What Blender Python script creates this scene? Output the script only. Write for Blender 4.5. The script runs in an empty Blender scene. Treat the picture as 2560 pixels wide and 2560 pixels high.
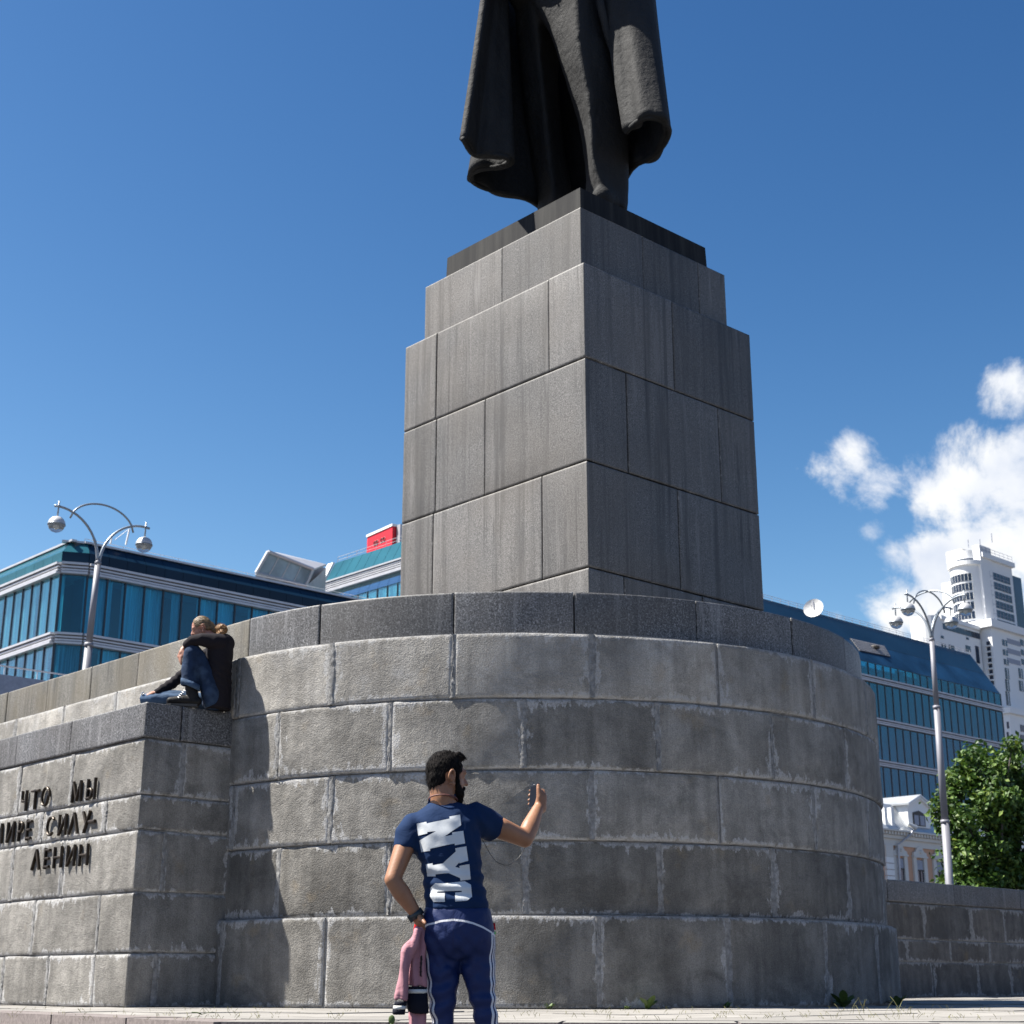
import bpy, bmesh, math, random
import numpy as np
from mathutils import Vector, Matrix
from mathutils.bvhtree import BVHTree

random.seed(7)
RNG = np.random.default_rng(11)
SC = bpy.context.scene
COL = SC.collection
R = math.radians

# ------------------------------------------------------------------ camera
CAMZ = 0.21                       # camera height above the terrace paving (z = 0)
PITCH = R(17.5)
cam_d = bpy.data.cameras.new('camera')
cam = bpy.data.objects.new('camera', cam_d)
COL.objects.link(cam)
cam.location = (0, 0, CAMZ)
cam.rotation_euler = (R(90) + PITCH, 0, 0)
cam_d.sensor_fit = 'HORIZONTAL'
cam_d.sensor_width = 24.0
cam_d.lens = 35.0
cam_d.clip_start = 0.05
cam_d.clip_end = 4000
cam_d.dof.use_dof = True
cam_d.dof.focus_distance = 9.0
cam_d.dof.aperture_fstop = 4.5
SC.camera = cam

# ------------------------------------------------------------------ render
SC.render.engine = 'CYCLES'
SC.cycles.use_denoising = True
SC.cycles.max_bounces = 8
SC.cycles.transparent_max_bounces = 16
SC.view_settings.view_transform = 'Standard'
SC.view_settings.look = 'None'
SC.view_settings.exposure = 1.38
SC.view_settings.gamma = 1.0
SC.view_settings.use_curve_mapping = False

# ------------------------------------------------------------------ sun and sky
SUN_EL, SUN_AZ = R(56.9), R(-90.5)          # azimuth from +Y (straight ahead), negative = left
sdir = Vector((math.cos(SUN_EL) * math.sin(SUN_AZ), math.cos(SUN_EL) * math.cos(SUN_AZ), math.sin(SUN_EL)))
sun_d = bpy.data.lights.new('sun', 'SUN')
sun_d.energy = 5.0
sun_d.angle = R(0.53)
sun_d.color = (1.0, 0.955, 0.88)
sun = bpy.data.objects.new('sun', sun_d)
COL.objects.link(sun)
sun.rotation_euler = sdir.to_track_quat('Z', 'Y').to_euler()
sun.location = (-30, 0, 50)

FPX = 2560 * 35.0 / 24.0
FW = np.array([0, math.cos(PITCH), math.sin(PITCH)])
UP = np.array([0, -math.sin(PITCH), math.cos(PITCH)])
RT = np.array([1.0, 0, 0])
def ray(px, py):
    return FW + RT * (px - 1280) / FPX + UP * (1280 - py) / FPX
def at(px, py, y):
    """point at forward distance y along the sight line of a photo measurement"""
    d = ray(px, py)
    p = d * (y / d[1])
    return np.array([p[0], p[1], p[2] + CAMZ])
def on_plane(px, py, p0, n):
    d = ray(px, py)
    k = (n[0] * p0[0] + n[1] * p0[1]) / (n[0] * d[0] + n[1] * d[1])
    p = d * k
    return np.array([p[0], p[1], p[2] + CAMZ])

world = bpy.data.worlds.new('World')
SC.world = world
world.use_nodes = True
def build_world():
    nt = world.node_tree
    N, L = nt.nodes, nt.links
    N.clear()
    out = N.new('ShaderNodeOutputWorld')
    bg = N.new('ShaderNodeBackground')
    bg.inputs['Strength'].default_value = 0.1
    sky = N.new('ShaderNodeTexSky')
    sky.sky_type = 'NISHITA'
    sky.sun_disc = False
    sky.sun_elevation = SUN_EL
    sky.sun_rotation = SUN_AZ
    sky.altitude = 250
    sky.air_density = 1.0
    sky.dust_density = 0.35
    sky.ozone_density = 2.6
    tc = N.new('ShaderNodeTexCoord')
    # cumulus bank low on the right: soft blobs of direction broken up by noise
    nz = N.new('ShaderNodeTexNoise')
    nz.inputs['Scale'].default_value = 15.0
    nz.inputs['Detail'].default_value = 11.0
    nz.inputs['Roughness'].default_value = 0.64
    nz.inputs['Distortion'].default_value = 0.3
    L.new(tc.outputs['Generated'], nz.inputs['Vector'])
    blobs = [(2520, 1300, 250, 1.0), (2345, 1390, 170, 1.0), (2255, 1530, 150, 1.0), (2420, 1520, 250, 1.0), (2400, 1265, 190, .95), (2310, 1275, 90, .55), (2480, 1180, 150, .8), (2210, 1420, 70, .6),
             (2250, 1300, 90, .55), (2545, 975, 115, .80), (2120, 1130, 95, .62), (2045, 1165, 80, .54), (2085, 1195, 85, .6), (2200, 1255, 75, .58), (2188, 1330, 75, .62), (2245, 1385, 100, .82), (2430, 1240, 190, .95), (2550, 1112, 95, .7), (2200, 1240, 120, .5),
             (2800, 1250, 380, 1.0), (3150, 1350, 420, 1.0), (2095, 1555, 60, .5), (3700, 1100, 450, 1.0),
             (-900, 1500, 330, .95), (-1500, 1350, 420, 1.0)]
    acc = None
    for (px, py, r, a) in blobs:
        d = ray(px, py); d = d / np.linalg.norm(d)
        vd = N.new('ShaderNodeVectorMath'); vd.operation = 'DISTANCE'
        L.new(tc.outputs['Generated'], vd.inputs[0]); vd.inputs[1].default_value = tuple(d)
        mr = N.new('ShaderNodeMapRange'); mr.interpolation_type = 'SMOOTHSTEP'
        mr.inputs['From Min'].default_value = 0.0
        mr.inputs['From Max'].default_value = 1.25 * r / FPX
        mr.inputs['To Min'].default_value = a
        mr.inputs['To Max'].default_value = 0.0
        L.new(vd.outputs['Value'], mr.inputs['Value'])
        if acc is None:
            acc = mr.outputs[0]
        else:
            m = N.new('ShaderNodeMath'); m.operation = 'MAXIMUM'
            L.new(acc, m.inputs[0]); L.new(mr.outputs[0], m.inputs[1]); acc = m.outputs[0]
    ad = N.new('ShaderNodeMath'); ad.operation = 'MULTIPLY_ADD'
    ad.inputs[1].default_value = 2.5; ad.inputs[2].default_value = -1.27
    L.new(nz.outputs['Fac'], ad.inputs[0])
    sm = N.new('ShaderNodeMath'); sm.operation = 'ADD'
    L.new(acc, sm.inputs[0]); L.new(ad.outputs[0], sm.inputs[1])
    mask = N.new('ShaderNodeMapRange'); mask.interpolation_type = 'SMOOTHSTEP'
    mask.inputs['From Min'].default_value = 0.34; mask.inputs['From Max'].default_value = 0.92
    gate = N.new('ShaderNodeMapRange'); gate.interpolation_type = 'SMOOTHSTEP'
    gate.inputs['From Min'].default_value = 0.02; gate.inputs['From Max'].default_value = 0.22
    L.new(acc, gate.inputs['Value'])
    L.new(sm.outputs[0], mask.inputs['Value'])
    mg = N.new('ShaderNodeMath'); mg.operation = 'MULTIPLY'
    L.new(mask.outputs[0], mg.inputs[0]); L.new(gate.outputs[0], mg.inputs[1])
    # faces of the cloud: brighter billows, greyer hollows
    nz2 = N.new('ShaderNodeTexNoise'); nz2.inputs['Scale'].default_value = 24; nz2.inputs['Detail'].default_value = 6
    L.new(tc.outputs['Generated'], nz2.inputs['Vector'])
    cr = N.new('ShaderNodeValToRGB')
    cr.color_ramp.elements[0].position = 0.32; cr.color_ramp.elements[0].color = (2.9, 3.15, 3.65, 1)
    cr.color_ramp.elements[1].position = 0.62; cr.color_ramp.elements[1].color = (3.95, 4.0, 4.05, 1)
    L.new(nz2.outputs['Fac'], cr.inputs['Fac'])
    mx = N.new('ShaderNodeMix'); mx.data_type = 'RGBA'
    L.new(mg.outputs[0], mx.inputs['Factor'])
    # deepen the clear sky the way the polarised-looking photograph shows it
    sp = N.new('ShaderNodeSeparateColor'); cb = N.new('ShaderNodeCombineColor')
    L.new(sky.outputs[0], sp.inputs[0])
    for i, (a, g) in enumerate(((5.0, 2.25), (2.25, 1.75), (1.46, 1.43))):
        m1 = N.new('ShaderNodeMath'); m1.operation = 'MULTIPLY'; m1.inputs[1].default_value = .12746; L.new(sp.outputs[i], m1.inputs[0])
        m2 = N.new('ShaderNodeMath'); m2.operation = 'MINIMUM'; m2.inputs[1].default_value = (.42, .52, .75)[i]; L.new(m1.outputs[0], m2.inputs[0])
        m3 = N.new('ShaderNodeMath'); m3.operation = 'POWER'; m3.inputs[1].default_value = g; L.new(m2.outputs[0], m3.inputs[0])
        m4 = N.new('ShaderNodeMath'); m4.operation = 'MULTIPLY'; m4.inputs[1].default_value = a * 10 / 2 ** 1.38; L.new(m3.outputs[0], m4.inputs[0])
        L.new(m4.outputs[0], cb.inputs[i])
    L.new(cb.outputs[0], mx.inputs['A']); L.new(cr.outputs[0], mx.inputs['B'])
    L.new(mx.outputs['Result'], bg.inputs['Color'])
    L.new(bg.outputs[0], out.inputs['Surface'])
build_world()

# ------------------------------------------------------------------ material helpers
class NT:
    def __init__(self, name):
        self.m = bpy.data.materials.new(name)
        self.m.use_nodes = True
        self.t = self.m.node_tree
        self.b = self.t.nodes['Principled BSDF']
    def n(self, kind, **kw):
        nd = self.t.nodes.new(kind)
        for k, v in kw.items():
            if k in nd.inputs: nd.inputs[k].default_value = v
            else: setattr(nd, k, v)
        return nd
    def l(self, a, b): self.t.links.new(a, b)
    def coord(self, kind='Object'):
        return self.n('ShaderNodeTexCoord').outputs[kind]
    def scaled(self, vec, s):
        mp = self.n('ShaderNodeMapping'); mp.inputs['Scale'].default_value = s
        self.l(vec, mp.inputs['Vector']); return mp.outputs[0]
    def noise(self, vec, scale, detail=4, rough=.55, dist=0.0):
        nd = self.n('ShaderNodeTexNoise'); nd.inputs['Scale'].default_value = scale
        nd.inputs['Detail'].default_value = detail; nd.inputs['Roughness'].default_value = rough
        nd.inputs['Distortion'].default_value = dist
        self.l(vec, nd.inputs['Vector']); return nd.outputs['Fac']
    def ramp(self, fac, *stops):
        nd = self.n('ShaderNodeValToRGB'); e = nd.color_ramp.elements
        while len(e) < len(stops): e.new(0.5)
        for el, (p, c) in zip(e, stops):
            el.position = p; el.color = (*c, 1) if len(c) == 3 else c
        self.l(fac, nd.inputs['Fac']); return nd.outputs['Color']
    def rng(self, val, a, b, c=0.0, d=1.0):
        nd = self.n('ShaderNodeMapRange')
        for k, v in zip(('From Min', 'From Max', 'To Min', 'To Max'), (a, b, c, d)): nd.inputs[k].default_value = v
        self.l(val, nd.inputs['Value']); return nd.outputs[0]
    def mix(self, fac, a, b, mode='MIX'):
        nd = self.n('ShaderNodeMix', data_type='RGBA', blend_type=mode)
        for sock, v in ((nd.inputs['Factor'], fac), (nd.inputs['A'], a), (nd.inputs['B'], b)):
            if hasattr(v, 'is_linked'): self.l(v, sock)
            elif isinstance(v, (int, float)): sock.default_value = v
            else: sock.default_value = (*v, 1)
        return nd.outputs['Result']
    def math(self, op, a, b=None, c=None):
        nd = self.n('ShaderNodeMath', operation=op)
        for i, v in enumerate((a, b, c)):
            if v is None: continue
            if hasattr(v, 'is_linked'): self.l(v, nd.inputs[i])
            else: nd.inputs[i].default_value = v
        return nd.outputs[0]
    def bump(self, height, strength=.5, dist=.01, normal=None):
        nd = self.n('ShaderNodeBump'); nd.inputs['Strength'].default_value = strength
        nd.inputs['Distance'].default_value = dist
        self.l(height, nd.inputs['Height'])
        if normal is not None: self.l(normal, nd.inputs['Normal'])
        return nd.outputs[0]
    def rand(self): return self.n('ShaderNodeObjectInfo').outputs['Random']
    def attr(self, name):
        return self.n('ShaderNodeAttribute', attribute_name=name).outputs['Fac']
    def set(self, col=None, rough=None, normal=None, metal=None, spec=None):
        for key, v in (('Base Color', col), ('Roughness', rough), ('Normal', normal), ('Metallic', metal), ('Specular IOR Level', spec)):
            if v is None: continue
            s = self.b.inputs[key]
            if hasattr(v, 'is_linked'): self.l(v, s)
            elif isinstance(v, (int, float)): s.default_value = v
            else: s.default_value = (*v, 1)
        return self.m

def plain(name, col, rough=.6, metal=0.0, var=.12, scale=6.0, bump=0.0, bscale=80.0, spec=None):
    t = NT(name); v = t.coord()
    nz = t.noise(v, scale, 4)
    c = t.ramp(nz, (.3, tuple(x * (1 - var) for x in col)), (.7, tuple(min(1, x * (1 + var)) for x in col)))
    nm = t.bump(t.noise(v, bscale, 3), bump, .004) if bump else None
    return t.set(c, rough, nm, metal, spec)

def edge_dist(t):
    """distance in metres to the nearest edge of a block face, from two UV layers"""
    a = t.n('ShaderNodeUVMap', uv_map='low'); b = t.n('ShaderNodeUVMap', uv_map='high')
    sa = t.n('ShaderNodeSeparateXYZ'); sb = t.n('ShaderNodeSeparateXYZ')
    t.l(a.outputs[0], sa.inputs[0]); t.l(b.outputs[0], sb.inputs[0])
    m1 = t.math('MINIMUM', sa.outputs[0], sb.outputs[0]); m2 = t.math('MINIMUM', sa.outputs[1], sb.outputs[1])
    return t.math('MINIMUM', m1, m2), sa, sb

def mat_stone(name, light=(.325, .309, .281), dark=(.188, .179, .163), eff=1.0, bstr=1.0):
    t = NT(name); v = t.coord()
    big = t.noise(v, 1.7, 6, .62, .3)
    streak = t.noise(t.scaled(v, (7, 7, .7)), 1.0, 5, .6)
    c = t.ramp(big, (.36, dark), (.60, light))
    blot = t.rng(t.noise(v, 3.6, 6, .66, .5), .50, .68, 0, .62)
    c = t.mix(blot, c, tuple(x * .66 for x in dark))
    sv = t.rng(streak, .30, .60, .60, 0.0)
    c = t.mix(sv, c, tuple(x * .62 for x in dark), 'MIX')
    ochre = t.rng(t.noise(v, 2.6, 5, .6), .60, .76, 0, .45)
    c = t.mix(ochre, c, (.30, .225, .13))
    grain = t.noise(v, 95, 3, .7)
    c = t.mix(.55, c, t.ramp(grain, (.32, (.30, .30, .30)), (.66, (1.12, 1.12, 1.12))), 'MULTIPLY')
    bloom = t.rng(t.noise(v, 2.1, 7, .68, .9), .52, .72, 0, .42)
    c = t.mix(t.math('MULTIPLY', bloom, t.rng(t.noise(v, 38, 3, .7), .35, .6, .3, 1)), c, tuple(min(.44, x * 1.25) for x in light))
    r = t.rng(t.rand(), 0, 1, .84, 1.12)
    hs = t.n('ShaderNodeHueSaturation'); t.l(c, hs.inputs['Color']); t.l(r, hs.inputs['Value']); c = hs.outputs[0]
    # lime bloom and washed-out mortar along the joints
    ed, sa, sb = edge_dist(t)
    rag = t.noise(t.scaled(v, (1, 1, .45)), 15, 6, .68)
    reg = t.rng(t.noise(v, 1.25, 3, .5), .40, .60, 0, 1)
    reach = t.math('MULTIPLY', t.rng(rag, .36, .74, -.008, .135), t.math('ADD', t.math('MULTIPLY', reg, .95), .22))
    f = t.math('SUBTRACT', reach, ed)
    f = t.rng(f, -.004, .012, 0, .85 * eff)
    f = t.math('MULTIPLY', f, t.rng(t.noise(v, 45, 4, .7), .32, .6, .25, 1))
    c = t.mix(f, c, (.42, .418, .415))
    # ragged darker band along the top edge of each block
    dk = t.rng(t.math('SUBTRACT', t.rng(t.noise(v, 9, 4), .4, .7, 0, .10), sb.outputs[1]), 0, .05, 0, .25)
    c = t.mix(dk, c, (.10, .092, .082))
    h1 = t.noise(v, 78, 3, .6); h2 = t.noise(v, 8, 4, .6)
    nm = t.bump(h1, .85 * bstr, .013); nm = t.bump(h2, .45 * bstr, .03, nm)
    return t.set(c, .92, nm, spec=.25)

def mat_granite(name, a, b, c3, scale=110, stain=.5, rough=.55, brown=0.0):
    t = NT(name); v = t.coord()
    g = t.noise(v, scale, 2, .8)
    c = t.ramp(g, (.36, a), (.48, b), (.54, b), (.66, c3))
    g2 = t.n('ShaderNodeTexVoronoi'); g2.inputs['Scale'].default_value = scale * .75
    t.l(v, g2.inputs['Vector'])
    sp = t.rng(g2.outputs['Distance'], .05, .22, .75, 0)
    c = t.mix(t.math('MULTIPLY', sp, t.rng(t.noise(v, scale * .5, 1), .45, .6, 0, 1)), c, tuple(x * .35 for x in a))
    big = t.noise(v, 1.3, 5, .6)
    c = t.mix(t.rng(big, .35, .65, .35, 0), c, tuple(x * .6 for x in b))
    st = t.noise(t.scaled(v, (6, 6, .22)), 1.0, 6, .68)
    ed, sa, sb = edge_dist(t)
    c = t.mix(t.rng(st, .48, .64, 0, stain), c, tuple(x * .40 for x in b))
    drip = t.noise(t.scaled(v, (17, 17, .16)), 1.0, 3, .6)
    c = t.mix(t.math('MULTIPLY', t.rng(drip, .57, .66, 0, stain), t.rng(t.noise(v, .9, 3), .42, .58, 0, 1)), c, tuple(x * .3 for x in b))
    pale = t.noise(t.scaled(v, (9, 9, .5)), 1.3, 5, .7)
    c = t.mix(t.rng(pale, .56, .74, 0, .55), c, c3)
    if brown:
        bn = t.rng(t.noise(t.scaled(v, (2.2, 2.2, 1.3)), 1.3, 4), .42, .62, 0, brown)
        c = t.mix(bn, c, (.14, .118, .078))
    f = t.math('SUBTRACT', t.rng(t.noise(v, 14, 5, .7), .5, .8, -.004, .03), ed)
    c = t.mix(t.rng(f, 0, .01, 0, .5), c, (.40, .39, .37))
    wm = t.rng(t.noise(v, .8, 4, .6), .42, .64, 0, .28); c = t.mix(wm, c, (b[0] * 1.02, b[1] * .9, b[2] * .76))
    r = t.rng(t.rand(), 0, 1, .74, 1.18)
    hs = t.n('ShaderNodeHueSaturation'); t.l(c, hs.inputs['Color']); t.l(r, hs.inputs['Value']); c = hs.outputs[0]
    nm = t.bump(g, .35, .004)
    return t.set(c, rough, nm, spec=.4)

M = {}
M['stone'] = mat_stone('stone')
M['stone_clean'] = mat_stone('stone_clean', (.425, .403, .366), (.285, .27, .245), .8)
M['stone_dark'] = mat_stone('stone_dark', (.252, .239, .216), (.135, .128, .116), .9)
M['stone_low'] = mat_stone('stone_shade_side', (.20, .187, .173), (.115, .109, .102), .75)  # darker copy of the stone: the low wall's shade put into its colour
M['granite_dark'] = mat_granite('granite_dark', (.022, .023, .025), (.112, .111, .112), (.29, .29, .295), 62, .35)
M['granite_left'] = mat_granite('granite_left', (.05, .047, .04), (.165, .156, .134), (.33, .31, .275), 85, .65, .6, .45)
M['granite_ped'] = mat_granite('granite_pedestal', (.047, .045, .043), (.124, .119, .113), (.235, .225, .215), 75, .75)
def mat_mortar():
    t = NT('mortar'); v = t.coord()
    c = t.ramp(t.noise(v, 14, 5, .65), (.3, (.15, .145, .14)), (.7, (.36, .355, .345)))
    return t.set(c, .95, t.bump(t.noise(v, 40, 5, .7), .9, .02))
M['mortar'] = mat_mortar()
M['joint'] = plain('dark_joint', (.035, .034, .032), .95)
def mat_paving():
    t = NT('paving'); v = t.coord()
    c = t.ramp(t.noise(v, 3, 6, .6), (.3, (.215, .203, .183)), (.7, (.30, .284, .262)))
    c = t.mix(t.rng(t.noise(v, 1.1, 5), .55, .75, 0, .5), c, (.22, .205, .185))
    c = t.mix(t.rng(t.noise(v, 7, 6, .7), .55, .72, 0, .55), c, (.13, .12, .10))
    c = t.mix(.3, c, t.ramp(t.noise(v, 150, 2), (.3, (.4, .4, .4)), (.7, (1, 1, 1))), 'MULTIPLY')
    hs = t.n('ShaderNodeHueSaturation'); t.l(c, hs.inputs['Color']); t.l(t.rng(t.rand(), 0, 1, .86, 1.1), hs.inputs['Value'])
    return t.set(hs.outputs[0], .9, t.bump(t.noise(v, 60, 4), .4, .006))
M['paving'] = mat_paving()
M['kerb'] = plain('kerb_granite', (.17, .145, .135), .85, var=.3, scale=40, bump=.5, bscale=90)
M['asphalt'] = plain('asphalt', (.05, .05, .052), .9, var=.25, scale=60, bump=.4, bscale=200)
def mat_bronze():
    t = NT('bronze'); v = t.coord()
    n = t.noise(t.scaled(v, (3, 3, .8)), 2.0, 6, .65)
    c = t.ramp(n, (.3, (.012, .0128, .0142)), (.7, (.025, .0252, .0255)))
    nm = t.bump(t.noise(v, 9, 6, .65), .55, .05)
    return t.set(c, t.rng(n, .3, .7, .72, .85), nm, 0.0, spec=.22)
M['bronze'] = mat_bronze()
M['letter'] = plain('letter_bronze', (.035, .026, .018), .45, .6, var=.5, scale=12)

# ------------------------------------------------------------------ object helpers
def thing(name, label, cat, loc=(0, 0, 0), group=None, rot=0.0):
    o = bpy.data.objects.new(name, None); COL.objects.link(o)
    o.empty_display_size = .2
    o.location = loc; o.rotation_euler = (0, 0, rot)
    o['label'] = label; o['category'] = cat
    if group: o['group'] = group
    return o
def tag(o, label, cat, group=None):
    o['label'] = label; o['category'] = cat
    if group: o['group'] = group
    return o
def wloc(p):
    v = np.zeros(3)
    while p is not None:
        v += np.array(p.location); p = p.parent
    return v
def mesh_data(name, verts, faces, mat, smooth=False, uv=None, attrs=None):
    me = bpy.data.meshes.new(name)
    me.from_pydata([tuple(map(float, v)) for v in verts], [], [tuple(map(int, f)) for f in faces])
    if uv:
        for key, arr in uv.items():
            lay = me.uv_layers.new(name=key)
            li = np.zeros(len(me.loops), dtype=np.int32); me.loops.foreach_get('vertex_index', li)
            lay.data.foreach_set('uv', np.asarray(arr, dtype=np.float32)[li].ravel())
    if attrs:
        for key, arr in attrs.items():
            a = me.attributes.new(key, 'FLOAT', 'POINT'); a.data.foreach_set('value', np.asarray(arr, dtype=np.float32))
    if smooth: me.shade_smooth()
    for m in (mat if isinstance(mat, (list, tuple)) else [mat]):
        me.materials.append(M[m] if isinstance(m, str) else m)
    me.update()
    return me
def link(name, me, parent=None, loc=None, rot=None, label=None):
    o = bpy.data.objects.new(name, me); COL.objects.link(o)
    if parent is not None: o.parent = parent
    if loc is not None: o.location = loc
    if rot is not None: o.rotation_euler = rot
    if label: o['label'] = label
    return o
def mk(name, verts, faces, mat, parent=None, smooth=False, uv=None, attrs=None, label=None, kind=None):
    """a mesh given in world coordinates, hung under its (unrotated) parent"""
    v = np.asarray(verts, float) - wloc(parent)
    o = link(name, mesh_data(name, v, faces, mat, smooth, uv, attrs), parent, label=label)
    if kind: o['kind'] = kind
    return o
class MB:
    """collects primitives into one mesh"""
    def __init__(s): s.v = []; s.f = []
    def add(s, v, f):
        b = len(s.v); s.v += [tuple(map(float, p)) for p in v]; s.f += [tuple(int(i) + b for i in q) for q in f]; return s
    def box(s, c, half, ax=None):
        """box with centre c, half sizes and optional 3 axes"""
        ax = np.eye(3) if ax is None else np.asarray(ax, float)
        c = np.asarray(c, float)
        vs = [c + ax[0] * half[0] * i + ax[1] * half[1] * j + ax[2] * half[2] * k for i in (-1, 1) for j in (-1, 1) for k in (-1, 1)]
        return s.add(vs, [(0, 1, 3, 2), (4, 6, 7, 5), (0, 4, 5, 1), (2, 3, 7, 6), (0, 2, 6, 4), (1, 5, 7, 3)])
    def tube(s, pts, rad, n=8, cap=True):
        pts = [np.asarray(p, float) for p in pts]
        rs = [rad] * len(pts) if isinstance(rad, (int, float)) else list(rad)
        rings = []; ref = None
        for i, p in enumerate(pts):
            t = pts[min(i + 1, len(pts) - 1)] - pts[max(i - 1, 0)]; t = t / (np.linalg.norm(t) + 1e-12)
            if ref is None:
                ref = np.cross(t, [0, 0, 1.0]) if abs(t[2]) < .95 else np.cross(t, [1.0, 0, 0])
            a = ref - t * (ref @ t); a /= np.linalg.norm(a) + 1e-12; ref = a
            b = np.cross(t, a)
            rings.append([p + rs[i] * (a * math.cos(2 * math.pi * k / n) + b * math.sin(2 * math.pi * k / n)) for k in range(n)])
        v = [q for r_ in rings for q in r_]; f = []
        for i in range(len(rings) - 1):
            for k in range(n):
                k2 = (k + 1) % n
                f.append((i * n + k, i * n + k2, (i + 1) * n + k2, (i + 1) * n + k))
        if cap:
            f.append(tuple(range(n))[::-1]); f.append(tuple((len(rings) - 1) * n + k for k in range(n)))
        return s.add(v, f)
    def loft(s, rings, cap=True):
        n = len(rings[0]); v = [q for r_ in rings for q in r_]; f = []
        for i in range(len(rings) - 1):
            for k in range(n):
                k2 = (k + 1) % n
                f.append((i * n + k, i * n + k2, (i + 1) * n + k2, (i + 1) * n + k))
        if cap:
            f.append(tuple(range(n))[::-1]); f.append(tuple((len(rings) - 1) * n + k for k in range(n)))
        return s.add(v, f)
    def ell(s, c, rad, ax=None, nu=16, nv=10, power=1.0):
        ax = np.eye(3) if ax is None else np.asarray(ax, float)
        c = np.asarray(c, float); v = [c - ax[2] * rad[2]]; f = []
        for j in range(1, nv):
            ph = -math.pi / 2 + math.pi * j / nv
            for i in range(nu):
                th = 2 * math.pi * i / nu
                v.append(c + ax[0] * rad[0] * math.cos(ph) * math.cos(th) + ax[1] * rad[1] * math.cos(ph) * math.sin(th) + ax[2] * rad[2] * math.sin(ph))
        v.append(c + ax[2] * rad[2]); top = len(v) - 1
        for i in range(nu): f.append((0, 1 + (i + 1) % nu, 1 + i))
        for j in range(nv - 2):
            for i in range(nu):
                a = 1 + j * nu + i; b = 1 + j * nu + (i + 1) % nu
                f.append((a, b, b + nu, a + nu))
        for i in range(nu): f.append((top, top - nu + i, top - nu + (i + 1) % nu))
        return s.add(v, f)
    def cap(s, a, b, ra, rb, n=14):
        """tapered limb with round ends"""
        a, b = np.asarray(a, float), np.asarray(b, float)
        d = b - a; ln = np.linalg.norm(d); d = d / (ln + 1e-9)
        pts, rs = [], []
        for k in range(5):
            th = math.pi / 2 * (k / 4.0); pts.append(a - d * ra * math.cos(th)); rs.append(max(ra * math.sin(th), 1e-4))
        for k in range(1, 5):
            pts.append(a + d * ln * k / 5); rs.append(ra + (rb - ra) * k / 5)
        for k in range(5):
            th = math.pi / 2 * (1 - k / 4.0); pts.append(b + d * rb * math.cos(th)); rs.append(max(rb * math.sin(th), 1e-4))
        return s.tube(pts, rs, n)
    def chain(s, pts, rad):
        for i in range(len(pts) - 1): s.cap(pts[i], pts[i + 1], rad[i], rad[i + 1])
        return s
    def mk(s, name, mat, parent=None, smooth=False, **kw):
        return mk(name, s.v, s.f, mat, parent, smooth, **kw)

def remesh(mb, voxel, smooth=4, lam=.5):
    """fuse overlapping closed shapes into one continuous skin; returns verts, faces as arrays"""
    me = bpy.data.meshes.new('tmp'); me.from_pydata(mb.v, [], mb.f); me.update()
    o = bpy.data.objects.new('tmp', me); COL.objects.link(o)
    md = o.modifiers.new('r', 'REMESH'); md.mode = 'VOXEL'; md.voxel_size = voxel
    dg = bpy.context.evaluated_depsgraph_get()
    m2 = bpy.data.meshes.new_from_object(o.evaluated_get(dg))
    v = np.zeros(len(m2.vertices) * 3); m2.vertices.foreach_get('co', v); v = v.reshape(-1, 3)
    f = [tuple(p.vertices) for p in m2.polygons]
    e = np.zeros(len(m2.edges) * 2, dtype=np.int64); m2.edges.foreach_get('vertices', e); e = e.reshape(-1, 2)
    bpy.data.objects.remove(o); bpy.data.meshes.remove(me); bpy.data.meshes.remove(m2)
    return lap(v, e, smooth, lam), f
def lap(v, e, it, lam=.5):
    deg = np.bincount(e.ravel(), minlength=len(v)).astype(float)[:, None]
    for _ in range(it):
        s = np.zeros_like(v)
        np.add.at(s, e[:, 0], v[e[:, 1]]); np.add.at(s, e[:, 1], v[e[:, 0]])
        v = v + lam * (s / np.maximum(deg, 1) - v)
    return v
def vnormals(v, f):
    n = np.zeros_like(v)
    q = np.array([x for x in f if len(x) == 4]); tr = np.array([x for x in f if len(x) == 3])
    for arr in (q, tr):
        if len(arr) == 0: continue
        nn = np.cross(v[arr[:, 1]] - v[arr[:, 0]], v[arr[:, 2]] - v[arr[:, 0]])
        for k in range(arr.shape[1]): np.add.at(n, arr[:, k], nn)
    return n / (np.linalg.norm(n, axis=1)[:, None] + 1e-12)
def vnoise(p, seed=0):
    """cheap smooth pseudo-noise from summed sines"""
    r = np.random.default_rng(seed); s = np.zeros(len(p))
    for k in range(7):
        w = r.normal(size=3); w *= (1.0 + .9 * k) / np.linalg.norm(w)
        s += np.sin(p @ w + r.uniform(0, 6.28)) / (1 + .6 * k)
    return s / 2.6

# ------------------------------------------------------------------ axes of the square
PHI = R(47.0)
DL = np.array([-math.cos(PHI), math.sin(PHI)])       # away to the left
DR = np.array([math.sin(PHI), math.cos(PHI)])        # away to the right
NL, NR = -DR, -DL                                    # outward normals of left-hand and right-hand faces
def v3(p, z): return np.array([p[0], p[1], z])
AX = np.array([[DR[0], DR[1], 0], [DL[0], DL[1], 0], [0, 0, 1.0]])
AXR = math.atan2(DR[1], DR[0])
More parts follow.
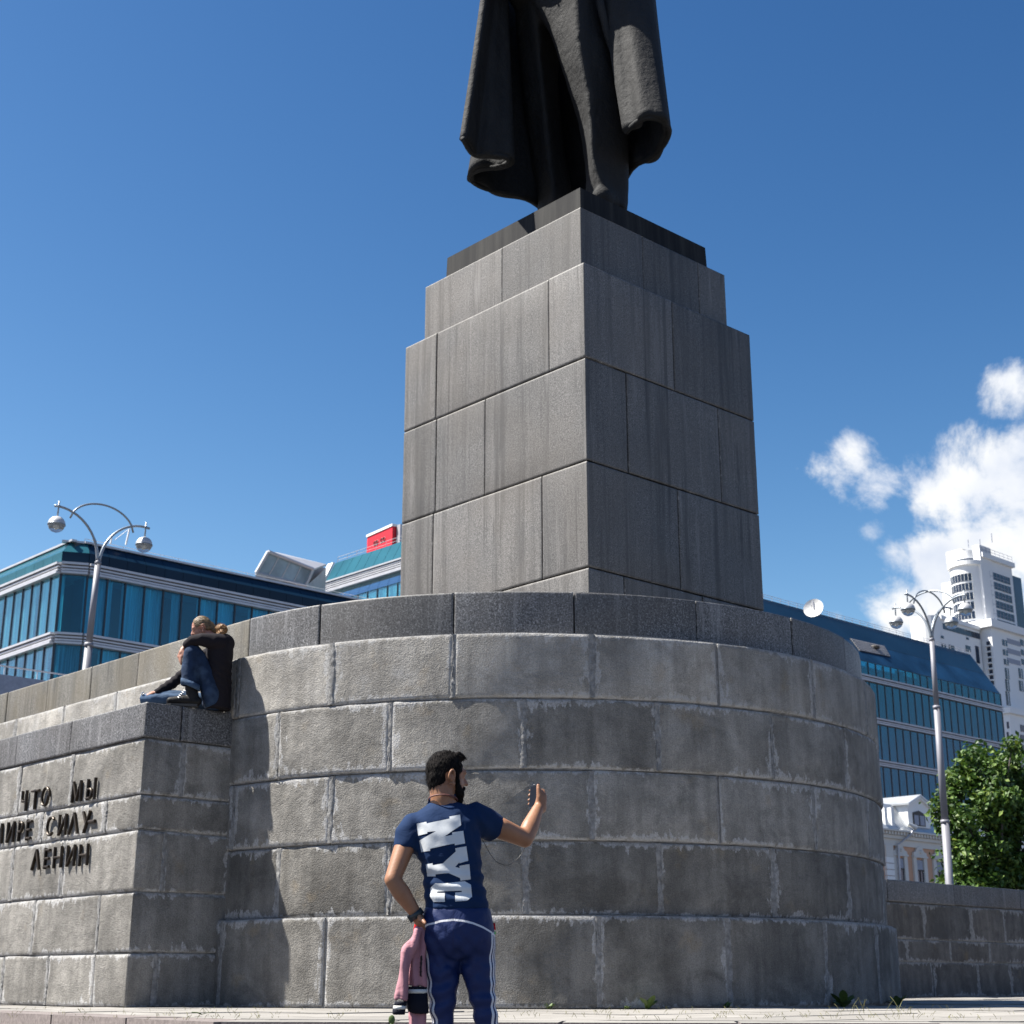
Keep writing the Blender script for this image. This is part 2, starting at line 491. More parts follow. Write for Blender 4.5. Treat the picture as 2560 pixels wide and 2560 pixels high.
# ------------------------------------------------------------------ masonry
class Path:
    """a run of straight and curved wall in plan; u runs along it, d is outward"""
    def __init__(s, segs):
        s.segs = []; u = 0.0
        for sg in segs:
            if sg[0] == 'line':
                p0, p1 = np.array(sg[1], float), np.array(sg[2], float); ln = np.linalg.norm(p1 - p0)
                s.segs.append(('line', u, u + ln, p0, (p1 - p0) / ln))
            else:
                _, c, r, a0, a1 = sg; ln = r * abs(R(a1 - a0))
                s.segs.append(('arc', u, u + ln, np.array(c, float), r, R(a0)))
            u += ln
        s.length = u
        s.corners = []
        for a, b in zip(s.segs[:-1], s.segs[1:]):
            if a[0] == 'line' and b[0] == 'line': s.corners.append((a[2], a[4], b[4]))
    def pt(s, u, d):
        for (uc, t0, t1) in s.corners:
            if abs(u - uc) < 1e-6:
                n0, n1 = np.array([t0[1], -t0[0]]), np.array([t1[1], -t1[0]])
                seg = [q for q in s.segs if abs(q[1] - uc) < 1e-6][0]
                return seg[3] + (n0 + n1) / (1 + n0 @ n1) * d
        for i, sg in enumerate(s.segs):
            if u <= sg[2] or i == len(s.segs) - 1:
                if sg[0] == 'line':
                    t = sg[4]; return sg[3] + t * (u - sg[1]) + np.array([t[1], -t[0]]) * d
                th = sg[5] + (u - sg[1]) / sg[4]
                return sg[3] + np.array([math.sin(th), -math.cos(th)]) * (sg[4] + d)

def stone_block(path, u0, u1, z0, z1, dout, depth, name, mat, parent, bev=.012, du=.30, rough=.004, jit=.003, seed=0, label=None):
    r = np.random.default_rng(seed)
    us = [u0, u0 + bev, u0 + 2.5 * bev] + list(np.linspace(u0 + 2.5 * bev, u1 - 2.5 * bev, max(2, int((u1 - u0) / du) + 1)))[1:-1] + [u1 - 2.5 * bev, u1 - bev, u1]
    for (uc, _, _) in path.corners:
        if u0 + 3 * bev < uc < u1 - 3 * bev:
            us = [x for x in us if abs(x - uc) > .02]
            us += [uc - .012, uc, uc + .012]
    us = sorted(us)
    zs = [z0, z0 + bev, z0 + 2.5 * bev] + list(np.linspace(z0 + 2.5 * bev, z1 - 2.5 * bev, max(2, int((z1 - z0) / .3) + 1)))[1:-1] + [z1 - 2.5 * bev, z1 - bev, z1]
    nu, nz = len(us), len(zs)
    V, lo, hi = [], [], []
    tilt = r.uniform(-1, 1, 2) * rough * .8
    for j, z in enumerate(zs):
        for i, u in enumerate(us):
            edge = i in (0, nu - 1) or j in (0, nz - 1)
            sub = i in (1, nu - 2) or j in (1, nz - 2)
            d = dout - (bev * .9 if edge else bev * .12 if sub else 0) + r.uniform(-1, 1) * rough * (0.5 if edge else 1)
            d += tilt[0] * (2 * (u - u0) / (u1 - u0) - 1) + tilt[1] * (2 * (z - z0) / (z1 - z0) - 1)
            uu, zz = u, z
            if edge:
                if not any(abs(u - c[0]) < 1e-6 for c in path.corners): uu = u + r.uniform(-jit, jit)
                zz = z + r.uniform(-jit, jit)
            p = path.pt(uu, d); V.append((p[0], p[1], zz))
            lo.append((u - u0, z - z0)); hi.append((u1 - u, z1 - z))
    F = [(j * nu + i, j * nu + i + 1, (j + 1) * nu + i + 1, (j + 1) * nu + i) for j in range(nz - 1) for i in range(nu - 1)]
    loop = [i for i in range(nu)] + [j * nu + nu - 1 for j in range(1, nz)] + [(nz - 1) * nu + i for i in range(nu - 2, -1, -1)] + [j * nu for j in range(nz - 2, 0, -1)]
    b = len(V); n = len(loop)
    for k in loop: V.append(V[k]); lo.append(lo[k]); hi.append(hi[k])
    for k in loop:
        j, i = divmod(k, nu)
        p = path.pt(us[i], dout - depth); V.append((p[0], p[1], zs[j])); lo.append(lo[k]); hi.append(hi[k])
    for k in range(n):
        k2 = (k + 1) % n
        F.append((b + k, b + n + k, b + n + k2, b + k2))
    return mk(name, V, F, mat, parent, True, {'low': lo, 'high': hi}, label=label)

def pointed(path, u, z0, z1, d, parent):
    """a ragged band of pale mortar smeared over an upright joint"""
    n = 26; w0 = random.uniform(.009, .022); V = []; a = b = 0.0; sl = random.uniform(-.006, .006)
    for k in range(n):
        a = .55 * a + random.uniform(-.009, .009); b = .55 * b + random.uniform(-.009, .009)
        z = z0 + (z1 - z0) * k / (n - 1); c = u + sl * (k / n - .5)
        for q, dq in ((c - w0 - .012 + a, -.006), (c - w0 + a, .004 + random.uniform(-.002, .002)), (c + random.uniform(-.006, .006), .001 + random.uniform(-.005, .003)), (c + w0 + b, .004 + random.uniform(-.002, .002)), (c + w0 + .012 + b, -.006)):
            p = path.pt(q, d + dq); V.append((p[0], p[1], z))
    F = [(k * 5 + i, k * 5 + i + 1, k * 5 + i + 6, k * 5 + i + 5) for k in range(n - 1) for i in range(4)]
    return mk('mortar_joint', V, F, 'pointing', parent, True)
def mat_pointing():
    t = NT('pointing'); v = t.coord()
    c = t.ramp(t.noise(v, 20, 6, .7), (.3, (.115, .113, .11)), (.68, (.32, .316, .308)))
    return t.set(c, .95, t.bump(t.noise(t.scaled(v, (1, 1, .5)), 45, 5, .7), 1.0, .02))
M['pointing'] = mat_pointing()

def course(path, joints, z0, z1, dout, depth, name, mat, parent, gap=.022, gz=.014, seed=0, pointing=False, **kw):
    out = []
    for i in range(len(joints) - 1):
        m = mat(joints[i], joints[i + 1]) if callable(mat) else mat
        dd = dout(0.5 * (joints[i] + joints[i + 1])) if callable(dout) else dout
        if pointing and 0 < i and random.random() < .88:
            pointed(path, joints[i], z0 + .01, z1 - .01, dd, parent)
        out.append(stone_block(path, joints[i] + gap / 2, joints[i + 1] - gap / 2, z0 + gz / 2, z1 - gz / 2, dd + random.uniform(-.004, .004), depth, name, m, parent, seed=seed * 97 + i, **kw))
    return out

def backing(path, u0, u1, z0, z1, dout, parent, mat='mortar', step=.25, name='mortar'):
    us = sorted(list(np.linspace(u0, u1, max(2, int((u1 - u0) / step)))) + [c[0] for c in path.corners if u0 < c[0] < u1])
    V, F = [], []
    for u in us:
        p = path.pt(u, dout)
        V += [(p[0], p[1], z0), (p[0], p[1], z1)]
    for i in range(len(us) - 1): F.append((2 * i, 2 * i + 2, 2 * i + 3, 2 * i + 1))
    return mk(name, V, F, mat, parent, True)

# ------------------------------------------------------------------ ground and terrace
def structure(o): o['kind'] = 'structure'; return o
structure(mk('ground', [(-1800, -60, -.58), (1800, -60, -.58), (1800, 2500, -.58), (-1800, 2500, -.58)], [(0, 1, 2, 3)], 'asphalt'))

EA, EB, EC = np.array([-3.81, 11.71]), np.array([-1.70, 9.04]), np.array([-.08, 8.88])
def half(p, q):
    d = (q - p) / np.linalg.norm(q - p); n = np.array([-d[1], d[0]])
    return p, n if n[1] > 0 else -n
H1, H2 = half(EA, EB), half(EB, EC)
def clip(poly, p, n, off=0.0):
    out = []
    for i in range(len(poly)):
        a, b = poly[i], poly[(i + 1) % len(poly)]
        da, db = (a - p) @ n - off, (b - p) @ n - off
        if da >= 0: out.append(a)
        if (da >= 0) != (db >= 0): out.append(a + (b - a) * da / (da - db))
    return out
def terrace():
    t = bpy.data.objects.new('terrace', None); COL.objects.link(t); structure(t)
    t.location = (0, 14, 0)
    big = [np.array(q, float) for q in ((-26, 4), (30, 4), (30, 46), (-26, 46))]
    def step(off, ztop, zbot, name, mat):
        poly = clip(clip(big, *H1, off), *H2, off)
        n = len(poly); v = [(q[0], q[1], ztop) for q in poly] + [(q[0], q[1], zbot) for q in poly]
        mk(name, v, [tuple(range(n)) if True else ()] + [(i, i + n, (i + 1) % n + n, (i + 1) % n) for i in range(n)], mat, t)
    step(.03, -.016, -.15, 'bed', 'joint')
    for k in range(1, 4): step(-.38 * k, -.145 * k - .006, -.6, 'step', 'kerb')
    # paving slabs, laid along the axes of the monument
    A, B = 1.35, .92
    for i in range(-20, 30):
        for j in range(-6, 40):
            s0, t0 = i * A + (A / 2 if j % 2 else 0), j * B
            quad = [DR * (s0 + a * A) + DL * (t0 + b * B) for a, b in ((.011, .016), (.989, .016), (.989, .984), (.011, .984))]
            c = sum(quad) / 4
            if not (6 < c[1] < 30 and abs(c[0]) < .36 * c[1] + 1.7): continue
            quad = clip(clip(quad, *H1, .42), *H2, .42)
            if len(quad) < 3: continue
            h = random.uniform(-.007, .004); n = len(quad)
            v = [(q[0], q[1], h + random.uniform(-.0015, .0015)) for q in quad] + [(q[0], q[1], -.03) for q in quad]
            mk('paving_slab', v, [tuple(range(n))] + [(k, k + n, (k + 1) % n + n, (k + 1) % n) for k in range(n)], 'paving', t)
    # edge stones
    for (p, n), start, d, cnt in ((H1, EB, (EA - EB) / np.linalg.norm(EA - EB), 9), (H2, EB, (EC - EB) / np.linalg.norm(EC - EB), 11)):
        u = 0.02
        for k in range(cnt):
            ln = random.uniform(.95, 1.25)
            c = start + d * (u + ln / 2) + n * .2
            m = MB(); m.box((c[0], c[1], -.082 + random.uniform(-.003, .003)), (ln / 2 - .012, .195, .08), [[d[0], d[1], 0], [n[0], n[1], 0], [0, 0, 1]])
            o = m.mk('edge_stone', ['paving', 'kerb'], t)
            for pl in o.data.polygons: pl.material_index = 0 if pl.normal.z > .5 else 1
            u += ln
terrace()

# ------------------------------------------------------------------ the rounded tribune
DC = np.array([.107, 17.44]); DRAD = 3.923
TANG = DC + NL * DRAD
LWALL = 9.0
tri = Path([('line', TANG + DL * LWALL, TANG), ('arc', DC, DRAD, -47, 133)])
def ua(deg): return LWALL + DRAD * R(deg + 47)
def us(s): return LWALL - s
tribune = thing('tribune', 'rounded grey stone tribune wall with dark granite coping around the statue pedestal', 'wall', (DC[0], DC[1], 0))
cj = [us(8.6), us(7.5), us(6.4), us(5.252), us(4.158), us(3.068), us(2.006)] + [ua(a) for a in (-44.27, -29.97, -9.55, 6.91, 24.92, 43.25, 60.21, 77.5, 95, 112, 130)]
course(tri, cj, 3.28, 3.70, 0, .42, 'coping_stone', lambda a, b: 'granite_left' if b < ua(-44) + .01 else 'granite_dark', tribune, gap=.014, gz=.004, seed=1, bev=.008, rough=.0015, jit=.0015)
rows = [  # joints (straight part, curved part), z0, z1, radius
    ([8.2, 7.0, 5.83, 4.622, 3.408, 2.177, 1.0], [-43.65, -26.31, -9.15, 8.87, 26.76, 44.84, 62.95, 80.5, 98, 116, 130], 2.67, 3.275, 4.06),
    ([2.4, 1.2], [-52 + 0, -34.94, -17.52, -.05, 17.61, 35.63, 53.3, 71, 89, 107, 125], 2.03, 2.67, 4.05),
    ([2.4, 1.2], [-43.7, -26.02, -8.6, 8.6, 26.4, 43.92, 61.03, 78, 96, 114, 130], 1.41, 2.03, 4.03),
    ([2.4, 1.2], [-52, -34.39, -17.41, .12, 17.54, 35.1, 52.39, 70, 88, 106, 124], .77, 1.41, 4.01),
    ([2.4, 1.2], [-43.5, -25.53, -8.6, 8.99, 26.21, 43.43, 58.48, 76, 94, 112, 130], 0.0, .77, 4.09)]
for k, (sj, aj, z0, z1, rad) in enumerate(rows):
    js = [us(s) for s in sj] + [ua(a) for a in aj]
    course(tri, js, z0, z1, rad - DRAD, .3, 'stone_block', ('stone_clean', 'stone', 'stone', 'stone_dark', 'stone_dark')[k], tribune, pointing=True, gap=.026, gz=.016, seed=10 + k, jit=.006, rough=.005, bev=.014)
    backing(tri, 0.2, tri.length, z0, z1, rad - DRAD - .024, tribune)
def tribune_core():
    pts = [tri.pt(u, -.05) for u in [0.2] + list(np.linspace(LWALL, tri.length, 40))]
    pts.append(pts[-1] + DL * LWALL)
    n = len(pts); v = [(p[0], p[1], 0) for p in pts] + [(p[0], p[1], 3.30) for p in pts]
    mk('core', v, [tuple(range(n))[::-1], tuple(range(n, 2 * n))] + [(i, (i + 1) % n, (i + 1) % n + n, i + n) for i in range(n)], 'mortar', tribune)
tribune_core()

# ------------------------------------------------------------------ pier with the inscription
PC = np.array([-3.428, 13.925]); PLEN, PDEP = 6.6, 1.03
pier_path = Path([('line', PC + DL * PLEN, PC), ('line', PC, PC + DR * PDEP)])
pier = thing('inscribed_pier', 'low square stone pier carrying dark bronze letters beside the rounded wall', 'wall', (PC[0], PC[1], 0))
def pj(front, side, end=PDEP - .012): return [PLEN - s for s in sorted(front, reverse=True)] + [PLEN + s for s in side] + [PLEN + end]
for k, (fr, sd, z0, z1, do, mat) in enumerate([
        ([6.4, 5.1, 3.9, 2.684, 1.467], [.375], 2.40, 2.73, .010, 'granite_dark'),
        ([6.4, 5.0, 3.72, 2.544, 1.388], [.423], 1.87, 2.395, 0, 'stone'),
        ([6.4, 5.7, 4.5, 3.2, 1.945, .645], [], 1.55, 1.87, 0, 'stone'),
        ([6.4, 4.9, 3.7, 2.519, 1.409], [.291], 1.0, 1.55, 0, 'stone'),
        ([6.4, 5.7, 4.4, 3.15, 1.927, .622], [], .466, 1.0, 0, 'stone'),
        ([6.4, 4.8, 3.6, 2.495, 1.534, .612], [.278], 0, .466, .004, 'stone')]):
    g = mat != 'stone'
    course(pier_path, pj(fr, sd, PDEP - (.07 if g else .012)), z0, z1, do, .30, 'coping_stone' if g else 'stone_block', mat, pier, pointing=not g, gap=.014 if g else .026, gz=.004 if g else .016, seed=40 + k, jit=.002 if g else .006, rough=.002 if g else .005, bev=.008 if g else .014)
backing(pier_path, .2, PLEN + PDEP - .02, 0, 2.40, -.026, pier)
def pier_core():
    a = PC + DL * (PLEN - .2) - NL * .05; b = PC - NL * .05 - NR * .05; c = PC + DR * (PDEP - .03) - NR * .05; d = PC + DL * (PLEN - .2) + DR * (PDEP - .03)
    v = [v3(p, z) for z in (0, 2.715) for p in (a, b, c, d)]
    mk('core', v, [(4, 5, 6, 7), (0, 1, 5, 4), (1, 2, 6, 5), (2, 3, 7, 6), (3, 0, 4, 7)], 'mortar', pier)
pier_core()

# raised letters; reading runs towards the corner, height along z
def arc_pts(cx, cy, rx, ry, a0, a1, n=12): return [(cx + rx * math.cos(R(a0 + (a1 - a0) * i / n)), cy + ry * math.sin(R(a0 + (a1 - a0) * i / n))) for i in range(n + 1)]
GLYPH = {
    'Ч': [[(.86, 0), (.86, 1)], [(.14, 1), (.14, .62), (.26, .48), (.86, .48)]],
    'Т': [[(.5, 0), (.5, .95)], [(0, .93), (1, .93)]],
    'О': [arc_pts(.5, .5, .42, .46, 0, 360, 22)],
    'М': [[(.07, 0), (.14, 1)], [(.14, 1), (.5, .06)], [(.5, .06), (.86, 1)], [(.86, 1), (.93, 0)]],
    'Ы': [[(.1, 0), (.1, 1)], [(.1, .52), (.36, .52)] + arc_pts(.36, .29, .22, .23, 90, -90, 8) + [(.1, .06)], [(.9, 0), (.9, 1)]],
    'И': [[(.1, 0), (.1, 1)], [(.12, .04), (.88, .96)], [(.9, 0), (.9, 1)]],
    'Р': [[(.15, 0), (.15, 1)], [(.15, .94), (.5, .94)] + arc_pts(.5, .70, .36, .24, 90, -90, 8) + [(.15, .46)]],
    'Е': [[(.15, 0), (.15, 1)], [(.15, .93), (.95, .93)], [(.15, .5), (.85, .5)], [(.15, .07), (.95, .07)]],
    'С': [arc_pts(.54, .5, .46, .46, 50, 310, 16)],
    'Л': [[(.04, 0), (.5, 1)], [(.5, 1), (.96, 0)]],
    'У': [[(.08, 1), (.5, .42)], [(.95, 1), (.30, 0)]],
    'Н': [[(.1, 0), (.1, 1)], [(.1, .5), (.9, .5)], [(.9, 0), (.9, 1)]],
    '-': [[(0, .5), (1, .5)]]}
def letters():
    T = [('Ч', 2.415, 2.285, 1.906, .195), ('Т', 2.18, 2.03, 1.906, .195), ('О', 1.955, 1.78, 1.910, .195), ('М', 1.315, 1.105, 1.906, .188), ('Ы', 1.01, .815, 1.902, .19),
         ('М', 2.96, 2.785, 1.609, .192), ('И', 2.685, 2.51, 1.607, .195), ('Р', 2.42, 2.305, 1.604, .195), ('Е', 2.235, 2.128, 1.602, .195), ('С', 1.78, 1.62, 1.604, .192),
         ('И', 1.537, 1.365, 1.602, .19), ('Л', 1.31, 1.13, 1.60, .188), ('У', 1.048, .895, 1.594, .19), ('-', .904, .80, 1.66, .05),
         ('Л', 2.04, 1.875, 1.297, .185), ('Е', 1.775, 1.666, 1.294, .188), ('Н', 1.582, 1.398, 1.292, .188), ('И', 1.31, 1.132, 1.292, .188), ('Н', 1.054, .866, 1.284, .188)]
    for ch, s0, s1, z0, h in T:
        m = MB(); w = s0 - s1; th = .021 if ch != '-' else .030; k = 0
        for line in GLYPH[ch]:
            pl = [np.array([s0 - x * w, z0 + y * h]) for x, y in line]
            for a, b in zip(pl[:-1], pl[1:]):
                d = b - a; ln = np.linalg.norm(d); d = d / ln; q = (a + b) / 2; k += 1
                e1 = np.array([DL[0] * d[0], DL[1] * d[0], d[1]]); e2 = np.array([-DL[0] * d[1], -DL[1] * d[1], d[0]])
                pc = PC + DL * q[0] + NL * (.020 + .0006 * k)
                ext = .004 if len(pl) > 4 else .008
                # ridged stroke: a chamfered bar
                hw, hd = th / 2, .014
                L_ = ln / 2 + ext
                nn = np.array([NL[0], NL[1], 0]); c = np.array([pc[0], pc[1], q[1]])
                prof = [(-hw, -hd), (hw, -hd), (hw, hd * .5), (hw * .35, hd), (-hw * .35, hd), (-hw, hd * .5)]
                m.loft([[c + e1 * sg * L_ + e2 * x + nn * y for x, y in prof] for sg in (-1, 1)])
        m.mk('letter', 'letter', pier)
letters()

# ------------------------------------------------------------------ low wall on the right
RW0 = at(2236, 2494, 23.5)[:2]
rw_path = Path([('line', RW0 - DR * 7.0, RW0 + DR * 11)])
rwall = thing('garden_wall', 'low shaded stone wall with dark coping right of the rounded tribune', 'wall', (RW0[0], RW0[1], 0))
def rs(x, y): return 7.0 + float((on_plane(2060 + .3935 * x, 1800 + .3935 * y, RW0, NR)[:2] - RW0) @ DR)
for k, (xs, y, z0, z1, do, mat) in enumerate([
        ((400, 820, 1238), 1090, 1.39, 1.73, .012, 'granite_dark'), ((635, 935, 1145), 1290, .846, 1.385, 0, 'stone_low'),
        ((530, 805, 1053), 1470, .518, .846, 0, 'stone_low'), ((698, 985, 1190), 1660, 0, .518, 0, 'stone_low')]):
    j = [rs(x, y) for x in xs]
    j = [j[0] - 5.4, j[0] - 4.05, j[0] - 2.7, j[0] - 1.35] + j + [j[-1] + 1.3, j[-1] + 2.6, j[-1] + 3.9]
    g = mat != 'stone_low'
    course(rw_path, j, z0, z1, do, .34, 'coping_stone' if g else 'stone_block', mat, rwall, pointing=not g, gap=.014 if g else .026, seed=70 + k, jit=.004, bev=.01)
backing(rw_path, 2.4, 17, 0, 1.39, -.026, rwall)
def rw_core():
    a, b = RW0 - DR * 4.6, RW0 + DR * 10
    v = [v3(p, z) for z in (0, 1.70) for p in (a - NR * .05, b - NR * .05, b - NR * .55, a - NR * .55)]
    mk('core', v, [(4, 5, 6, 7), (0, 1, 5, 4), (1, 2, 6, 5), (2, 3, 7, 6), (3, 0, 4, 7)], 'mortar', rwall)
rw_core()

# ------------------------------------------------------------------ pedestal
PH2 = R(47.64)
pl_, pr_ = np.array([-math.cos(PH2), math.sin(PH2)]), np.array([math.sin(PH2), math.cos(PH2)])
P0 = np.array([.8167, 15.4]); PL, PR_ = 3.2675, 2.9888
PCEN = P0 + pl_ * PL / 2 + pr_ * PR_ / 2
pedestal = thing('pedestal', 'tall square granite pedestal of big blocks under the bronze statue', 'pedestal', (PCEN[0], PCEN[1], 3.3))
ped = Path([('line', P0 + pl_ * PL, P0), ('line', P0, P0 + pr_ * PR_)])
def qj(l, r, L, Rr): return [0.0] + [L - s for s in sorted(l, reverse=True)] + [L + s for s in r] + [L + Rr]
for k, (l, r, z0, z1) in enumerate([([2.627, .585], [1.503], 6.887, 8.063), ([2.611, 1.701], [.672, 2.283], 5.664, 6.887),
                                     ([2.641, .722], [1.491], 4.453, 5.664), ([1.62], [.56, 1.86], 3.3, 4.453)]):
    course(ped, qj(l, r, PL, PR_), z0, z1, 0, .5, 'granite_block', 'granite_ped', pedestal, gap=.016, gz=.016, seed=90 + k, bev=.010, rough=.0015, jit=.001, du=.5)
def rect_path(ia, ib, ea, eb):
    c = P0 + pr_ * ia + pl_ * ib
    return Path([('line', c + pl_ * (PL - ea - ib), c), ('line', c, c + pr_ * (PR_ - eb - ia))]), PL - ea - ib, PR_ - eb - ia, c
capP, cl, cr_, cc = rect_path(.139, .175, .216, .227)
course(capP, qj([1.55 - .175], [1.2 - .139, 2.232 - .139], cl, cr_), 8.068, 8.892, 0, .5, 'granite_block', 'granite_ped', pedestal, gap=.010, seed=99, bev=.008, rough=.001, jit=.001, du=.5)
def prism(name, c, lx, ry, z0, z1, ins, mat, parent):
    def ring(i, z): return [v3(c + pl_ * (i if a == 0 else lx - i) + pr_ * (i if b == 0 else ry - i), z) for a, b in ((0, 0), (0, 1), (1, 1), (1, 0))]
    m = MB(); m.loft([ring(ins[0], z0), ring(ins[1], z1)]); return m.mk(name, mat, parent)
prism('core', P0, PL, PR_, 3.3, 8.05, (.05, .05), 'joint', pedestal)
prism('core', cc, cl, cr_, 8.0, 8.885, (.04, .04), 'joint', pedestal)
def mat_plinth():
    t = NT('plinth_stone'); v = t.coord()
    st = t.noise(t.scaled(v, (5, 5, .3)), 1.3, 5, .65)
    c = t.ramp(st, (.40, (.010, .010, .011)), (.80, (.045, .044, .040)))
    return t.set(c, .75, t.bump(t.noise(v, 60, 3), .25, .004), spec=.2)
M['plinth_stone'] = mat_plinth()
_, ql, qr, qc = rect_path(.32, .354, .419, .36)
prism('plinth', qc, ql, qr, 8.893, 9.298, (0, .012), 'plinth_stone', pedestal)

# ------------------------------------------------------------------ statue
def catmull(pts, n, closed=False):
    P = np.asarray(pts, float); m = len(P); out = []
    tot = m if closed else m - 1
    for i in range(n):
        t = i / n * tot if closed else i / (n - 1) * tot
        k = min(int(t), tot - 1); f = t - k
        g = (lambda q: P[q % m]) if closed else (lambda q: P[min(max(q, 0), m - 1)])
        a, b, c, d = g(k - 1), g(k), g(k + 1), g(k + 2)
        out.append(.5 * ((2 * b) + (c - a) * f + (2 * a - 5 * b + 4 * c - d) * f * f + (3 * b - a - 3 * c + d) * f ** 3))
    return np.array(out)
def ring_(c, rx, ry, n=28): return [np.asarray(c) + np.array([rx * math.cos(a), ry * math.sin(a), 0]) for a in np.linspace(0, 2 * math.pi, n + 1)[:-1]]
def build_statue():
    st = thing('statue', 'dark bronze statue of a standing figure in an open long coat on the granite pedestal', 'statue', (PCEN[0], PCEN[1], 9.30))
    def a1(x, y, Y): return at(1120 + .31056 * x, .31056 * y, Y)
    def leg(rows, amp):
        """rows: y, left, ridge, right, depth"""
        rings = []
        for (y, xl, xr, xt, Y, d) in rows:
            l, r_, t = a1(xl, y, Y), a1(xr, y, Y - d), a1(xt, y, Y); z = l[2]
            for p in (r_, t): p[2] = z
            r_ = np.array([a1(xr, y, Y)[0] * (Y - d) / Y, Y - d, z])
            back = np.array([(l[0] + t[0]) / 2, Y + d * 1.0, z])
            q1 = l * .42 + r_ * .58; q2 = t * .42 + r_ * .58
            q1[1] -= .02; q2[1] -= .03
            ring = catmull([l, q1, r_, q2, t, (t + back) / 2 + np.array([.1, .12, 0]), back, (l + back) / 2 + np.array([-.1, .12, 0])], 40, True)
            rings.append([p for p in ring])
        return rings
    body = MB()
    # nearer leg with a pressed crease, weight on it
    body.loft(leg([(1700, 1165, 1275, 1434, 16.95, .42), (1560, 1105, 1215, 1442, 16.95, .42), (1400, 1112, 1158, 1450, 16.95, .42), (1100, 1082, 1150, 1447, 16.95, .42), (900, 1040, 1135, 1422, 16.92, .42),
                   (700, 975, 1092, 1390, 16.9, .43), (450, 895, 1055, 1345, 16.9, .45), (200, 805, 1046, 1290, 16.95, .48), (0, 700, 1036, 1260, 17.0, .5), (-200, 640, 1030, 1230, 17.05, .5)], 0))
    # far leg set back
    body.loft(leg([(1730, 738, 856, 1005, 18.0, .38), (1500, 718, 830, 985, 18.0, .38), (1200, 678, 795, 930, 17.95, .40), (900, 632, 765, 900, 17.9, .42),
                   (600, 595, 735, 880, 17.85, .45), (300, 565, 710, 900, 17.75, .5), (0, 545, 700, 900, 17.6, .5), (-200, 560, 720, 950, 17.5, .5)], 0))
    # shoes
    body.chain([a1(1330, 1640, 17.1), a1(1235, 1588, 16.6)], [.20, .13])
    z = 9.42
    body.chain([np.array([.38, 18.1, z]), np.array([.0, 17.45, z - .02])], [.22, .15])
    # trunk, shoulders, neck, head
    c0 = np.array([.62, 17.35, 13.1])
    body.loft([ring_(c0 + [.05, -.02, q], rx, ry) for q, rx, ry in ((-.05, .66, .80), (.25, .84, .90), (.8, .90, .84), (1.5, .86, .60), (2.1, .70, .48), (2.35, .4, .3))]); body.ell(c0 + [.02, .03, 1.6], (.78, .5, .9))  # unseen trunk, swollen forward so that it shades the right coat flap
    body.chain([c0 + [-.72, .05, 2.0], c0 + [.76, .05, 2.0]], [.33, .33])
    body.chain([c0 + [.02, 0, 2.2], c0 + [.02, -.04, 2.75]], [.2, .18])
    body.ell(c0 + [.02, -.06, 3.0], (.27, .33, .38)); body.cap(c0 + [.02, -.36, 2.98], c0 + [.02, -.40, 2.92], .05, .06)
    body.chain([c0 + [-.78, .05, 2.0], c0 + [-1.0, .15, 1.1], c0 + [-.72, -.45, .75]], [.24, .2, .15])
    body.chain([c0 + [.82, .05, 2.0], c0 + [1.05, .1, 1.1], c0 + [.9, -.2, .3]], [.24, .2, .15])
    body.chain([c0 + [1.02, -.3, .75], c0 + [.4, -.85, .55], c0 + [-.25, -.85, .75]], [.24, .20, .17])  # extra unseen forearm, added to throw shade on the right coat flap
    for hc in (c0 + [-.66, -.55, .7], c0 + [.88, -.3, .18]):
        body.ell(hc, (.12, .10, .16))
        for k in range(4): body.chain([hc + [(-.075 + .05 * k), -.02, -.1], hc + [(-.075 + .05 * k), -.09, -.26]], [.034, .026])
        body.chain([hc + [.08, -.03, 0], hc + [.14, -.08, -.13]], [.04, .03])
    v, f = remesh(body, .034, 3)
    n = vnormals(v, f)
    v = v + n * (.012 * vnoise(v * 3.2, 3) + .008 * vnoise(v * np.array([9, 9, 3.]), 4))[:, None]
    mk('body', v, f, 'bronze', st, True)
    # open coat: hem curve in plan, narrowing up to the waist
    ZH = 10.3
    def hz(x, y):
        d = ray(1120 + .31056 * x, .31056 * y); k = (ZH - CAMZ) / d[2]; return np.array([d[0] * k, d[1] * k])
    hem = [hz(*q) for q in ((118, 1120), (200, 1245), (330, 1250), (470, 1275), (478, 1318), (380, 1352), (245, 1375), (172, 1425), (230, 1490), (360, 1540), (640, 1603))]
    hem += [np.array([.75, 18.62]), np.array([1.22, 18.3])] + [hz(*q) for q in ((1480, 1365), (1620, 1285), (1740, 1170), (1782, 1060), (1740, 990), (1650, 955), (1555, 968), (1478, 1025), (1432, 1075))]
    def tp(x, Y): return np.array([(1120 + .31056 * x - 1280) / FPX * (Y * math.cos(PITCH) + 13.2 * math.sin(PITCH)), Y])
    top = [tp(*q) for q in ((318, 16.9), (355, 17.1), (400, 17.25), (440, 17.35), (445, 17.5), (420, 17.62), (390, 17.75), (375, 17.9), (400, 18.0), (480, 18.15), (640, 18.4))]
    top += [tp(*q) for q in ((900, 18.5), (1200, 18.45), (1420, 18.3), (1540, 18.1), (1610, 17.8), (1640, 17.4), (1600, 17.0), (1520, 16.78), (1400, 16.72), (1300, 16.74), (1215, 16.85))]
    n_u, n_z = 150, 34
    H, T = catmull(hem, n_u), catmull(top, n_u)
    rows = []
